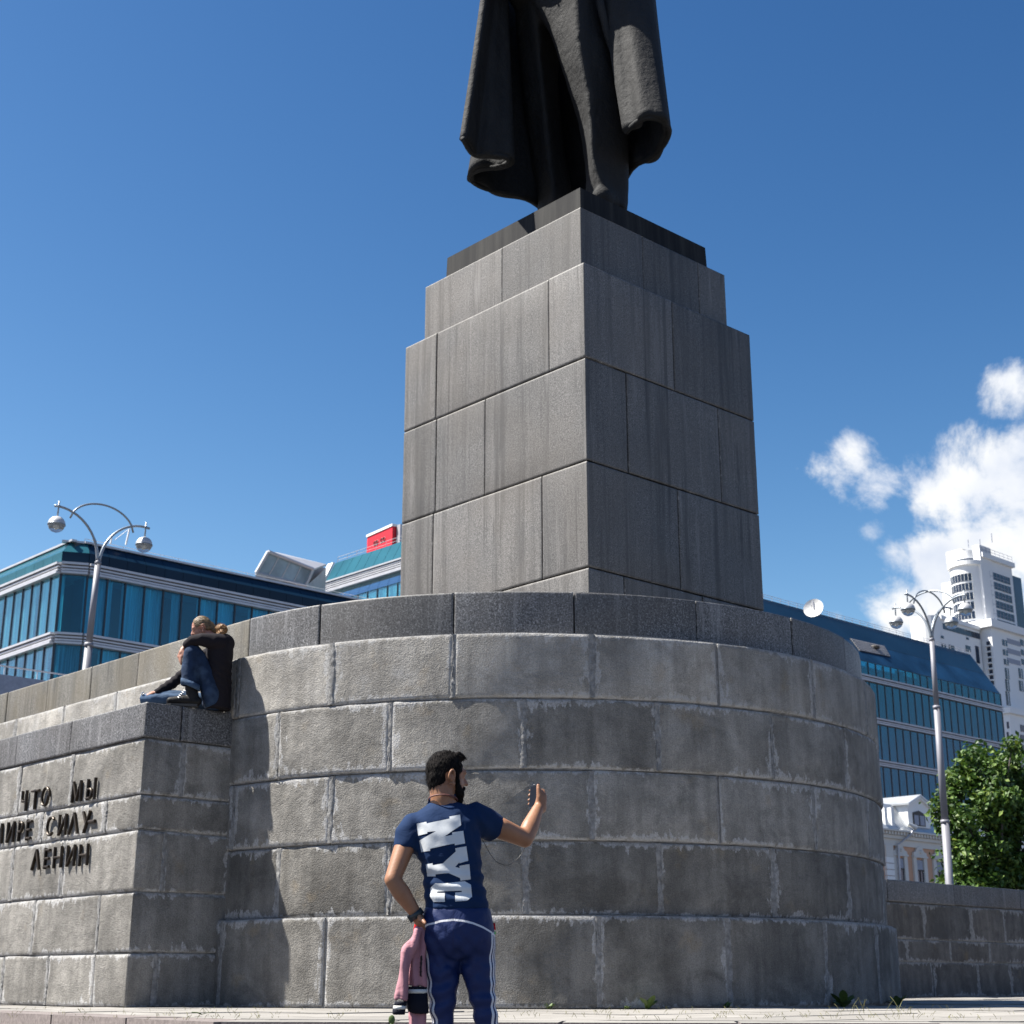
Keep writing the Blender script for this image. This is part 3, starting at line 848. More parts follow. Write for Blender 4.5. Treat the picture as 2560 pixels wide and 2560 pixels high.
    for j in range(n_z):
        s = j / (n_z - 1) * 1.22
        k = 1 - (1 - min(s, 1.0)) ** 1.12 if s <= 1 else s
        P = H * (1 - k) + T * k
        z = ZH + s * 2.95
        w = np.array([math.sin(i * .55) * .02 + math.sin(i * .23 + 1) * .03 for i in range(n_u)])[:, None]
        tang = np.gradient(P, axis=0); tang /= np.linalg.norm(tang, axis=1)[:, None] + 1e-9
        nn = np.c_[tang[:, 1], -tang[:, 0]]
        P = P + nn * w * (1 - .5 * min(s, 1)) * np.array([min(1, min(i, n_u - 1 - i) / 12) for i in range(n_u)])[:, None]
        rows.append((P - nn * .045, P + nn * .045, z + .02 * np.sin(np.arange(n_u) * .35)))
    V, F = [], []
    for (a, b, z) in rows:
        V += [(a[i][0], a[i][1], z[i]) for i in range(n_u)] + [(b[i][0], b[i][1], z[i]) for i in range(n_u)]
    W = 2 * n_u
    for j in range(n_z - 1):
        for i in range(n_u - 1):
            F.append((j * W + i, j * W + i + 1, (j + 1) * W + i + 1, (j + 1) * W + i))
            F.append((j * W + n_u + i + 1, j * W + n_u + i, (j + 1) * W + n_u + i, (j + 1) * W + n_u + i + 1))
        for i in (0, n_u - 1): F.append((j * W + i, (j + 1) * W + i, (j + 1) * W + n_u + i, j * W + n_u + i))
    for j in (0, n_z - 1):
        for i in range(n_u - 1): F.append((j * W + i, j * W + n_u + i, j * W + n_u + i + 1, j * W + i + 1))
    V = np.array(V)
    mk('coat', V, F, 'bronze', st, True)
    # thick rolled hem and front edges
    m = MB(); m.tube([(p[0], p[1], ZH + .01) for p in H[::2]], .034, 8)
    m.mk('hem', 'bronze', st, True)
    # jacket front edge hanging over the trousers
    jk = MB(); jk.tube([a1(x, y, Y) for x, y, Y in ((1195, -120, 16.62), (1240, 90, 16.6), (1275, 250, 16.6), (1302, 345, 16.62), (1345, 470, 16.66), (1385, 760, 16.74), (1412, 980, 16.8))], [.05, .055, .05, .045, .04, .03, .025], 8)
    jk.mk('coat_edge', 'bronze', st, True)
build_statue()
# ------------------------------------------------------------------ glass, metal and plaster
def mat_glass(name, tint, refl=.16, rough=.03):
    t = NT(name); nt = t.t
    tr = t.n('ShaderNodeBsdfTransparent'); tr.inputs['Color'].default_value = (*tint, 1)
    gl = t.n('ShaderNodeBsdfGlossy'); gl.inputs['Roughness'].default_value = rough
    gl.inputs['Color'].default_value = (.75, .9, 1, 1)
    lw = t.n('ShaderNodeLayerWeight'); lw.inputs['Blend'].default_value = .35
    f = t.rng(lw.outputs['Fresnel'], 0, 1, refl * .6, min(1, refl + .45))
    ms = t.n('ShaderNodeMixShader')
    t.l(f, ms.inputs[0]); t.l(tr.outputs[0], ms.inputs[1]); t.l(gl.outputs[0], ms.inputs[2])
    out = [n for n in nt.nodes if n.type == 'OUTPUT_MATERIAL'][0]
    t.l(ms.outputs[0], out.inputs['Surface'])
    return t.m
M['glass_teal'] = mat_glass('glass_teal', (.66, .97, 1.0), .10)
M['glass_blue'] = mat_glass('glass_blue', (.42, .84, .95), .05)
M['glass_deep'] = mat_glass('glass_deep', (.07, .46, .55), .03)
M['glass_dark'] = plain('roof_glass', (.006, .022, .044), .3, 0, .25, .15, spec=.18)
M['glass_teal_roof'] = plain('roof_glass_teal', (.020, .095, .125), .2, 0, .25, .2, spec=.3)
M['mullion'] = plain('mullion', (.015, .03, .045), .4)
M['metal'] = plain('metal_grey', (.42, .42, .44), .45, .35, .1, 1.5)
M['metal_light'] = plain('metal_light', (.52, .52, .535), .4, .3, .08, 1.5)
def mat_curtain(name, a, b):
    t = NT(name); v = t.coord()
    c = t.ramp(t.noise(t.scaled(v, (6, 1, .12)), 1.0, 4, .7), (.35, a), (.65, b))
    t.b.inputs['Transmission Weight'].default_value = 0
    return t.set(c, .9)
M['curtain'] = mat_curtain('curtain', (.26, .31, .33), (.82, .85, .85))
M['curtain_dark'] = mat_curtain('curtain_dark', (.10, .13, .15), (.40, .44, .46))
M['interior'] = plain('interior', (.06, .075, .085), .9, 0, .4, .25)
M['slab'] = plain('floor_slab', (.35, .36, .37), .8)
M['white'] = plain('white_plaster', (.78, .78, .77), .7, 0, .05, .05)
M['offwhite'] = plain('offwhite_plaster', (.62, .60, .56), .8, 0, .06, .6)
M['peach'] = plain('peach_plaster', (.56, .33, .22), .85, 0, .06, .6)
M['roof_metal'] = plain('roof_metal', (.50, .52, .53), .35, .5, .1, .8)
M['red'] = plain('red_panel', (.62, .012, .025), .5)
M['darkpane'] = plain('dark_window', (.025, .03, .038), .12, 0, .5, .3, spec=.7)
M['bluepane'] = plain('blue_window', (.022, .034, .06), .15, 0, .4, .08, spec=.45)
M['greywall'] = plain('grey_panel', (.30, .32, .38), .7)
M['dish'] = plain('dish_white', (.72, .71, .68), .5)
M['frame_dark'] = plain('frame_dark', (.05, .045, .04), .6)
M['grille'] = plain('grille_grey', (.085, .08, .08), .6)

def face_axes(right):
    """tangent running away from the camera, outward normal"""
    return (DR, NR) if right else (DL, NL)
def rot_of(t): return math.atan2(t[1], t[0])

def quad_box(mb, p, t, n, s0, s1, z0, z1, d0, d1):
    """box along a facade: s along t, d along the outward normal"""
    c = p + t * (s0 + s1) / 2 + n * (d0 + d1) / 2
    return mb.box((c[0], c[1], (z0 + z1) / 2), ((s1 - s0) / 2, (d1 - d0) / 2, (z1 - z0) / 2), [[t[0], t[1], 0], [n[0], n[1], 0], [0, 0, 1]])

def pane_mesh(w, h, mat):
    m = MB(); m.box((w / 2, 0, h / 2), (w / 2 - .03, .012, h / 2 - .02)); return mesh_data('pane', m.v, m.f, mat)
def curtain_mesh(w, h, mat, seed, a=0.0, b=1.0):
    r = np.random.default_rng(seed); n = 26; V, F = [], []
    ph = r.uniform(0, 6.28, 4)
    for i in range(n):
        x = w * (a + (b - a) * i / (n - 1))
        for j, z in enumerate((0.03, h * .5, h - .04)):
            y = .07 * math.sin(x * 17 + ph[0]) + .05 * math.sin(x * 31 + ph[1] + .3 * j) + .03 * math.sin(x * 7 + ph[2])
            V.append((x, y, z))
    for i in range(n - 1):
        for j in range(2): F.append((i * 3 + j, i * 3 + 3 + j, i * 3 + 4 + j, i * 3 + 1 + j))
    return mesh_data('curtain', V, F, mat, True)

def glazed_floor(par, p, t, n, ss, z0, z1, glass, cur, curset, prob=.85, meshes={}):
    """one storey of full-height panes: a pane, a mullion and often a curtain per bay"""
    h = z1 - z0; rot = rot_of(t); base = wloc(par)
    for a, b in zip(ss[:-1], ss[1:]):
        w = round(b - a, 2); key = (w, round(h, 2), glass)
        if key not in meshes: meshes[key] = pane_mesh(b - a, h, glass)
        q = p + t * a
        link('pane', meshes[key], par, np.array([q[0], q[1], z0]) - base, (0, 0, rot))
        if random.random() < prob:
            k2 = (w, round(h, 2), cur, random.choice(curset))
            if k2 not in meshes:
                sp = {0: (0, 1), 1: (0, 1), 2: (0, .45), 3: (.62, 1), 4: (0, 1)}[k2[3]]
                meshes[k2] = curtain_mesh(b - a, h, cur, k2[3] * 7 + 1, *sp)
            q2 = q - n * .30
            link('curtain', meshes[k2], par, np.array([q2[0], q2[1], z0]) - base, (0, 0, rot))
        m = MB(); quad_box(m, p, t, n, a - .045, a + .045, z0, z1, -.10, .05); m.mk('mullion', 'mullion', par)
    m = MB(); quad_box(m, p, t, n, ss[-1] - .045, ss[-1] + .045, z0, z1, -.10, .05); m.mk('mullion', 'mullion', par)

def louvre_band(par, p, t, n, s0, s1, z0, z1, mat='metal_light', nsl=4, d=.22, back='metal'):
    h = z1 - z0
    for k in range(nsl):
        a = z0 + h * k / nsl
        m = MB(); quad_box(m, p, t, n, s0, s1, a + h * .06 / nsl, a + h * (.62 if 0 < k < nsl - 1 else .78) / nsl, -.02, d + (.07 if k in (0, nsl - 1) else 0)); m.mk('louvre', mat, par)
    m = MB(); quad_box(m, p, t, n, s0, s1, z0, z1, -.12, -.03); m.mk('spandrel', back, par)

def railing(par, pts, h=.9, step=2.4, mat='metal_light', r=.03):
    m = MB()
    for a, b in zip(pts[:-1], pts[1:]):
        a, b = np.asarray(a, float), np.asarray(b, float); n = max(1, int(np.linalg.norm(b - a) / step))
        for i in range(n + 1):
            q = a + (b - a) * i / n; m.tube([q, q + [0, 0, h]], r * .8, 5)
        for f in (.5, 1.0): m.tube([a + [0, 0, h * f], b + [0, 0, h * f]], r * .8, 5)
    m.mk('railing', mat, par)

# ------------------------------------------------------------------ left glass building
def building_left():
    K0, K1 = np.array([-25.02, 80.0]), np.array([-23.62, 80.4])
    K1 = at(214, 1500, 80.42)[:2]
    b = thing('glass_building', 'teal glazed office block with chamfered corner and curtains, left behind the tribune', 'building', (K0[0], K0[1], -.58))
    ch_t = (K1 - K0) / np.linalg.norm(K1 - K0); ch_n = np.array([ch_t[1], -ch_t[0]]); chL = np.linalg.norm(K1 - K0)
    z = CAMZ
    ROOF, BRK, CT, CB = 23.62 + z, 22.93 + z, 22.33 + z, 21.63 + z
    LS = [1.138 * i for i in range(-0, 25)]
    RSs = [0, 1.23, 2.36] + [2.36 + 1.212 * i for i in range(1, 17)]
    sides = [(K0, DL, NL, LS, 'glass_teal', 'curtain', [0, 1, 4, 2]), (K0, ch_t, ch_n, [0, chL], 'glass_blue', 'curtain_dark', [0, 1]), (K1, DR, NR, RSs, 'glass_blue', 'curtain', [0, 1, 4, 0, 2, 3])]
    def inner(k, u, q, e=.55):
        n = sides[k][2]
        for kk, uu, k2 in ((0, 0, 1), (1, 0, 0), (1, chL, 2), (2, 0, 1)):
            if k == kk and abs(u - uu) < 1e-6:
                n2 = sides[k2][2]; return q - (n + n2) / (1 + n @ n2) * e
        return q - n * e
    for k, (p, t, n, ss, gl, cu, cs) in enumerate(sides):
        for fl in range(3):
            g1 = CB - 3.965 * fl; g0 = g1 - 3.29
            glazed_floor(b, p, t, n, ss, g0, g1, gl, cu, cs, .9 if k == 0 else .8)
            if fl: louvre_band(b, p, t, n, ss[0], ss[-1], g1, g1 + .675)
        louvre_band(b, p, t, n, ss[0], ss[-1], CB, CT)
        # dark spandrel row and leaning roof glass above it
        for a, c in zip(ss[:-1], ss[1:]):
            m = MB(); quad_box(m, p, t, n, a + .012, c - .012, CT + .01, BRK - .01, -.05, .02); m.mk('spandrel_panel', 'glass_dark' if k else 'glass_teal_roof', b)
            e = .55
            q = [p + t * a, p + t * c]
            V = [v3(q[0] + t * .012, BRK), v3(q[1] - t * .012, BRK), v3(inner(k, c, q[1] - t * .012), ROOF), v3(inner(k, a, q[0] + t * .012), ROOF)]
            V += [x - np.array([n[0], n[1], 0]) * .06 for x in V]
            mk('roof_panel', V, [(0, 1, 2, 3), (7, 6, 5, 4), (0, 4, 5, 1), (1, 5, 6, 2), (2, 6, 7, 3), (3, 7, 4, 0)], 'glass_dark' if k == 2 else 'glass_teal_roof', b)
        m = MB(); quad_box(m, p, t, n, ss[0] - .1, ss[-1] + .1, ROOF - .02, ROOF + .10, -.75, -.42); m.mk('roof_edge', 'metal_light', b)
    # body set back behind the glass
    inn = 1.6
    e0 = K0 + DL * LS[-1]; e1 = K1 + DR * RSs[-1]
    c0, c1 = K0 - NL * inn, K1 - NR * inn
    pts = [e0 - NL * inn, c0, c1, e1 - NR * inn, e1 - NR * 14 , e0 - NL * 14]
    zb, zt = -.58, CT
    n_ = len(pts)
    mk('body', [v3(q, zb) for q in pts] + [v3(q, zt) for q in pts], [tuple(range(n_))[::-1], tuple(range(n_, 2 * n_))] + [(i, (i + 1) % n_, (i + 1) % n_ + n_, i + n_) for i in range(n_)], 'interior', b)
    outer = [e0 - NL * .14, K0 - NL * .14, K1 - NR * .14, e1 - NR * .14, e1 - NR * 14, e0 - NL * 14]
    for fl in range(4):
        zz = CB - 3.965 * fl
        v = [v3(q, zz + .02) for q in outer] + [v3(q, zz + .6) for q in outer]
        mk('floor_slab', v, [tuple(range(n_))[::-1], tuple(range(n_, 2 * n_))] + [(i, (i + 1) % n_, (i + 1) % n_ + n_, i + n_) for i in range(n_)], 'slab', b)
    top = [e0 - NL * .7, K0 - NL * .7, K1 - NR * .7, e1 - NR * .7, e1 - NR * 14, e0 - NL * 14]
    v = [v3(q, CT) for q in top] + [v3(q, ROOF - .03) for q in top]
    mk('roof', v, [tuple(range(n_, 2 * n_))] + [(i, (i + 1) % n_, (i + 1) % n_ + n_, i + n_) for i in range(n_)], 'interior', b)
    railing(b, [v3(K1 - NR * .75, ROOF), v3(e1 - NR * .75, ROOF)], .32, 1.2, r=.02)
    # lower podium glimpsed at the far left, and roof stays
    m = MB()
    for (x0, y0, x1, y1, w) in ((868, 448, 893, 338, .055), (790, 415, 880, 345, .02), (762, 440, 772, 385, .05)):
        m.tube([at(.3623 * x0, 1200 + .3623 * y0, 82.5), at(.3623 * x1, 1200 + .3623 * y1, 82.5)], w, 6)
    m.mk('roof_stay', 'white', b)
    return b, K0, K1, ROOF
bl, BK0, BK1, BROOF = building_left()
def podium():
    a = at(-120, 1655, 66); c = at(150, 1725, 66)
    t = thing('entrance_canopy', 'flat grey canopy with a thin handrail at the far left edge', 'canopy', (a[0], a[1], -.58))
    p, q = a[:2], c[:2]
    # slab sloping view: top edge from (0,1660) to (130,1715)
    A, B = at(0, 1668, 66), at(110, 1712, 70)
    d = (B - A) / np.linalg.norm(B - A); h = np.array([d[0], d[1], 0]); h /= np.linalg.norm(h)
    m = MB(); L_ = at(-160, 1668, 66); 
    zt = A[2]
    zt -= .62; A2 = np.array([A[0], A[1], zt]); far = A2 + np.array([DR[0], DR[1], 0]) * 4.2
    near = A2 - np.array([DR[0], DR[1], 0]) * 5
    c = (far + near) / 2
    m.box(c - [0, 0, .9], (np.linalg.norm(far - near) / 2, 1.5, .9), [[DR[0], DR[1], 0], [DL[0], DL[1], 0], [0, 0, 1]])
    m.mk('slab', 'greywall', t)
    m = MB()
    for (x0, y0) in ((0, 1668), (60, 1690)): pass
    for f in np.linspace(0, 1, 7):
        q = near + (far - near) * f - np.array([DL[0], DL[1], 0]) * 1.4; m.tube([q, q + [0, 0, .40]], .025, 6)
    q0, q1 = near - np.array([DL[0], DL[1], 0]) * 1.4, far - np.array([DL[0], DL[1], 0]) * 1.4
    m.tube([q0 + [0, 0, .40], q1 + [0, 0, .40]], .035, 6); m.mk('railing', 'metal_light', t)
    m = MB()
    for f in (.1, .9):
        q = near + (far - near) * f; m.tube([[q[0], q[1], -.58], [q[0], q[1], zt - 1.8]], .18, 10)
    m2 = m; 
    for f in (.1, .9):
        q = near + (far - near) * f; mm = MB(); mm.tube([[q[0], q[1], -.58], [q[0], q[1], zt - 1.75]], .18, 10); mm.mk('column', 'metal', t)
podium()

# glass skylight on the roof behind, leaning like a shed
def skylight():
    z10 = lambda x, y, Y: at(560 + .24845 * x, 1280 + .24845 * y, Y)
    a, b_, c, d = z10(318, 612, 96), z10(440, 398, 96), z10(890, 575, 99.5), z10(815, 745, 99.5)
    back = np.array([DR[0] * .3 - DL[0] * -.9, .95, 0]) * 5
    e, f = z10(520, 402, 103), z10(1030, 525, 106)
    t = thing('roof_lantern', 'slanting glass roof lantern with pale frame above the teal office block', 'skylight', (a[0], a[1], BROOF))
    n = 4
    nv = np.cross(b_ - a, d - a); nv /= np.linalg.norm(nv)
    if nv[1] > 0: nv = -nv
    for i in range(n):
        for j, (u0, u1) in enumerate(((.02, .98),)):
            p = lambda u, w: (a * (1 - u) + d * u) * (1 - w) + (b_ * (1 - u) + c * u) * w
            q = [p(i / n + .01, u0), p((i + 1) / n - .01, u0), p((i + 1) / n - .01, u1), p(i / n + .01, u1)]
            mk('pane', q + [x - nv * .04 for x in q], [(0, 1, 2, 3), (7, 6, 5, 4), (0, 4, 5, 1), (1, 5, 6, 2), (2, 6, 7, 3), (3, 7, 4, 0)], 'glass_pale', t)
    m = MB()
    for p, q in ((a, b_), (b_, c), (c, d), (d, a)): m.tube([p + nv * .05, q + nv * .05], .13, 6)
    m.mk('frame', 'metal_light', t)
    m = MB()
    for i in range(1, n):
        m.tube([a + (d - a) * i / n + nv * .02, b_ + (c - b_) * i / n + nv * .02], .05, 6)
    m.mk('glazing_bar', 'metal_light', t)
    mk('roof', [b_, c, f, e] + [x - [0, 0, .12] for x in (b_, c, f, e)], [(0, 1, 2, 3), (7, 6, 5, 4), (0, 4, 5, 1), (1, 5, 6, 2), (2, 6, 7, 3), (3, 7, 4, 0)], 'metal', t)
    g = [np.array([q[0], q[1], BROOF - .5]) for q in (a, d, f, e)]
    mk('base', g +  [a - [0, 0, .1], d - [0, 0, .1], f - [0, 0, .3], e - [0, 0, .3]], [(0, 1, 5, 4), (1, 2, 6, 5), (2, 3, 7, 6), (3, 0, 4, 7)], 'metal', t)
M['glass_pale'] = plain('pale_glass', (.30, .40, .46), .15, 0, .35, .5, spec=.8)
skylight()

# ------------------------------------------------------------------ wing behind the pedestal
def wing():
    z10 = lambda x, y: (560 + .24845 * x, 1280 + .24845 * y)
    KB = at(*z10(1775, 600), 112)[:2]
    b = thing('glass_building', 'teal glazed wing with white louvres rising left behind the granite pedestal', 'building', (KB[0], KB[1], -.58))
    t, n = DL, NL; z = CAMZ
    R1, CT, CB, G1 = 33.05 + z, 31.5 + z, 30.48 + z, 29.5 + z
    ss = [-7.7 + 1.262 * i for i in range(0, 15)]
    ss = [s for s in ss if s < 9.9] + [9.95]
    for a, c in zip(ss[:-1], ss[1:]):
        e = 1.0
        q = [KB + t * (a + .02), KB + t * (c - .02)]
        f = .55
        V = [v3(q[0], CT), v3(q[1], CT), v3(q[1] - n * e, R1 + .3), v3(q[0] - n * e, R1 + .3)]
        V += [x - np.array([n[0], n[1], 0]) * .06 for x in V]
        mk('roof_panel', V, [(0, 1, 2, 3), (7, 6, 5, 4), (0, 4, 5, 1), (1, 5, 6, 2), (2, 6, 7, 3), (3, 7, 4, 0)], 'glass_teal_roof', b)
    # slim white end fin
    p = KB + t * 10.0
    V = [v3(p, CT - .1), v3(p + t * .75, CT - .1), v3(p + t * .75 - n * 1.0, R1 + .35), v3(p - n * 1.0, R1 + .35)]
    V += [x + np.array([n[0], n[1], 0]) * .2 for x in V]
    mk('end_fin', V, [(0, 1, 2, 3), (7, 6, 5, 4), (0, 4, 5, 1), (1, 5, 6, 2), (2, 6, 7, 3), (3, 7, 4, 0)], 'white', b)
    louvre_band(b, KB, t, n, -7.7, 10.8, CB, CT, 'metal_light', 6, .25, 'grille')
    # leaning strip of panes, then upright panes
    for a, c in zip(ss[:-1], ss[1:]):
        q = [KB + t * (a + .02), KB + t * (c - .02)]
        V = [v3(q[0] + n * .35, G1), v3(q[1] + n * .35, G1), v3(q[1], CB), v3(q[0], CB)]
        V += [x - np.array([n[0], n[1], 0]) * .05 for x in V]
        mk('pane', V, [(0, 1, 2, 3), (7, 6, 5, 4), (0, 4, 5, 1), (1, 5, 6, 2), (2, 6, 7, 3), (3, 7, 4, 0)], 'glass_teal', b)
    glazed_floor(b, KB + n * .35, t, n, ss, G1 - 3.3, G1 - .05, 'glass_teal', 'curtain', [0, 1, 4], .7)
    m = MB(); quad_box(m, KB, t, n, -6.2, 10.6, -.58, R1, -13, -1.4); m.mk('body', 'interior', b)
    q0 = KB - t * 7.7 - n * .2; s2 = [1.25 * i for i in range(11)]
    for fl in range(4):
        g1 = CB - 3.98 * fl
        glazed_floor(b, q0, DR, NR, s2, g1 - 3.3, g1, 'glass_blue', 'curtain', [0, 1, 3], .7)
        louvre_band(b, q0, DR, NR, 0, 12.5, g1, g1 + .66, 'metal_light', 3, .2)
        m = MB(); quad_box(m, q0, DR, NR, 1.2, 12.4, g1 + .1, g1 + .6, -1.4, -.15); m.mk('floor_slab', 'slab', b)
    m = MB(); quad_box(m, q0, DR, NR, .9, 12.5, CT, R1, -1.5, -.1); m.mk('roof_fascia', 'glass_dark', b)
    m = MB(); quad_box(m, KB, t, n, -7.7, 10.6, CB, CT, -1.4, -.15); m.mk('floor_slab', 'slab', b)
    m = MB(); quad_box(m, KB, t, n, -7.7, 10.6, G1 - 3.3 - .6, G1 - 3.35, -1.4, .3); m.mk('floor_slab', 'slab', b)
    railing(b, [v3(KB - t * 7 - n * 1.2, R1 + .3), v3(KB + t * 9.9 - n * 1.2, R1 + .3)], .55, 1.3, r=.025)
    # red rooftop sign, of which only the top shows
    s = thing('rooftop_sign', 'red rooftop sign box with white top edge beside the pedestal', 'sign', (at(*z10(1600, 330), 114)[0], 114, R1))
    P, Q = at(*z10(1478, 250), 119.6), at(*z10(1732, 155), 116.4)
    d = np.array([Q[0] - P[0], Q[1] - P[1], 0]); L = np.linalg.norm(d); d /= L; nn = np.array([d[1], -d[0], 0]); zt = (P[2] + Q[2]) / 2 + .05
    c = np.array([(P[0] + Q[0]) / 2, (P[1] + Q[1]) / 2, zt])
    m = MB(); m.box(c + [0, 0, -.95], (L / 2, .35, .9), [d, nn, [0, 0, 1]]); m.mk('panel', 'red', s)
    m = MB(); m.box(c + [0, 0, .02], (L / 2 + .05, .42, .10), [d, nn, [0, 0, 1]]); m.mk('top_edge', 'white', s)
    e = c + d * (L / 2 + .35)
    m = MB(); m.box(e + [0, 0, -.9] - nn * .3, (.28, .3, .92), [d, nn, [0, 0, 1]]); m.mk('end_panel', 'metal', s)
    for k, (u, zz) in enumerate(((-.72, -.92), (-.36, -.92), (.36, -.92), (.74, -.92))):
        m = MB()
        m.tube([c + d * (u + .2 * math.cos(a)) + nn * .36 + np.array([0, 0, zz + .2 * math.sin(a)]) for a in np.linspace(0, 6.28, 15)], .035, 5, False)
        m.tube([c + d * u + nn * .36 + np.array([0, 0, zz - .18]), c + d * u + nn * .36 + np.array([0, 0, zz + .1])], .035, 5)
        m.mk('letter', 'grille', s)
wing()

# ------------------------------------------------------------------ right glass building
def building_right():
    KC = at(2197, 1700, 147)[:2]; t, n, z = DR, NR, CAMZ
    b = thing('glass_building', 'long blue glazed office building with leaning dark roof, right behind the street lamp', 'building', (KC[0], KC[1], -.58))
    S0, S1 = -29.75, 23.65
    EAVE, ROWB = 30.42 + z, 29.04 + z
    ridge_off = 4.5
    def rz(px, py): return on_plane(px, py, KC - n * ridge_off, n)
    r0, r1 = rz(1940, 1505.5), rz(2424.6, 1635.5)
    zr = (r0[2] + r1[2]) / 2; s_r1 = float((r1[:2] - KC) @ t)
    # roof glass panels
    k = 0; a = S0
    while a < S1 - .3:
        c = min(a + 1.335, S1)
        fa, fc = [(s - S0) / (S1 - S0) * (s_r1 - S0) + S0 for s in (a, c)]
        for w0, w1 in ((0, .48), (.49, 1)):
            P = lambda s, sr, w: v3(KC + t * (s * (1 - w) + sr * w) - n * ridge_off * w, EAVE + (zr - EAVE) * w)
            V = [P(a + .012, fa, w0), P(c - .012, fc, w0), P(c - .012, fc, w1), P(a + .012, fa, w1)]
            V += [x - np.array([0, 0, .08]) for x in V]
            mk('roof_panel', V, [(0, 1, 2, 3), (7, 6, 5, 4), (0, 4, 5, 1), (1, 5, 6, 2), (2, 6, 7, 3), (3, 7, 4, 0)], 'glass_dark' if w0 else 'glass_roof_mid', b)
        a = c
    ss = [S1 - 1.335 * i for i in range(0, 41)][::-1]
    glazed_floor(b, KC, t, n, ss, ROWB, EAVE - .05, 'glass_deep', 'curtain', [0, 1, 2, 3], .35)
    zz = ROWB
    for fl in range(5):
        louvre_band(b, KC, t, n, ss[0], S1, zz - .66, zz, 'metal', 3, .2)
        g1 = zz - .68; g0 = g1 - 3.42
        glazed_floor(b, KC, t, n, ss, g0, g1, 'glass_deep', 'curtain' if fl == 1 else 'curtain_dark', [0, 1, 2, 3, 4], .72)
        zz = g0 - .02
        m = MB(); quad_box(m, KC, t, n, ss[0], S1, g0 - .6, g0 - .05, -1.6, -.15); m.mk('floor_slab', 'slab', b)
    m = MB(); quad_box(m, KC, t, n, S0, S1 - .2, -.58, EAVE, -16, -1.6); m.mk('body', 'interior', b)
    for sg, s_a, s_b in ((0, S0, S0),):
        A0, A1, A2, A3 = v3(KC + t * S0, EAVE), v3(KC + t * S0 - n * ridge_off, zr), v3(KC + t * S0 - n * 12, zr), v3(KC + t * S0 - n * 16, EAVE)
        mk('end_roof', [A0, A1, A2, A3], [(0, 1, 2, 3)], 'metal', b)
    m = MB(); quad_box(m, KC, t, n, S0, S0 + .06, -.58, EAVE, -16, -.02); m.mk('end_wall', 'metal', b)
    e = KC + t * S1
    # gable end
    pts = [v3(e, EAVE), v3(KC + t * s_r1 - n * ridge_off, zr), v3(KC + t * s_r1 - n * 12, zr), v3(e - n * 16, EAVE)]
    mk('end_roof', pts, [(0, 3, 2, 1)], 'glass_dark', b)
    mk('roof_top', [v3(KC + t * S0 - n * ridge_off, zr), v3(KC + t * s_r1 - n * ridge_off, zr), v3(KC + t * s_r1 - n * 12, zr), v3(KC + t * S0 - n * 12, zr)], [(0, 1, 2, 3)], 'metal', b)
    m = MB(); quad_box(m, KC, t, n, S1 - .06, S1, -.58, EAVE, -15, -.02); m.mk('end_wall', 'glass_dark', b)
    railing(b, [v3(KC + t * S0 - n * ridge_off, zr), v3(KC + t * s_r1 - n * ridge_off, zr)], .45, 1.35, 'metal', r=.028)
    # ventilation grille in the roof, partly open
    z6 = lambda x, y: (1940 + .3209 * x, 1300 + .3209 * y)
    e1 = np.array([t[0], t[1], 0]); e2 = np.array([-n[0] * ridge_off, -n[1] * ridge_off, zr - EAVE]); rn = np.cross(e1, e2); rn /= np.linalg.norm(rn)
    if rn[2] < 0: rn = -rn
    def on_roof(px, py):
        d = ray(px, py); o = np.array([0, 0, CAMZ]); k = ((v3(KC, EAVE) - o) @ rn) / (d @ rn); return o + d * k
    cs = [on_roof(*z6(x, y)) for x, y in ((575, 925), (840, 985), (888, 1070), (650, 1022))]
    up = rn * .035
    V = [c + up for c in cs] + [c + up * 2 for c in cs]
    mk('vent_grille', V, [(4, 5, 6, 7), (0, 1, 5, 4), (1, 2, 6, 5), (2, 3, 7, 6), (3, 0, 4, 7)], 'grille', b)
    for q in np.linspace(.08, .92, 7):
        m = MB(); m.tube([cs[0] + (cs[3] - cs[0]) * q + up * 2.2, cs[1] + (cs[2] - cs[1]) * q + up * 2.2], .05, 5); m.mk('vent_slat', 'metal', b)
    m = MB(); c = cs[0] * .2 + cs[1] * .42 + cs[2] * .2 + cs[3] * .18 + up * 2.6
    m.ell(c, (.55, .55, .25)); m.mk('vent_fan', 'frame_dark', b)
    return KC, zr
M['glass_roof_mid'] = plain('roof_glass_mid', (.007, .027, .060), .3, 0, .6, .3, spec=.15)
KC, CZR = building_right()

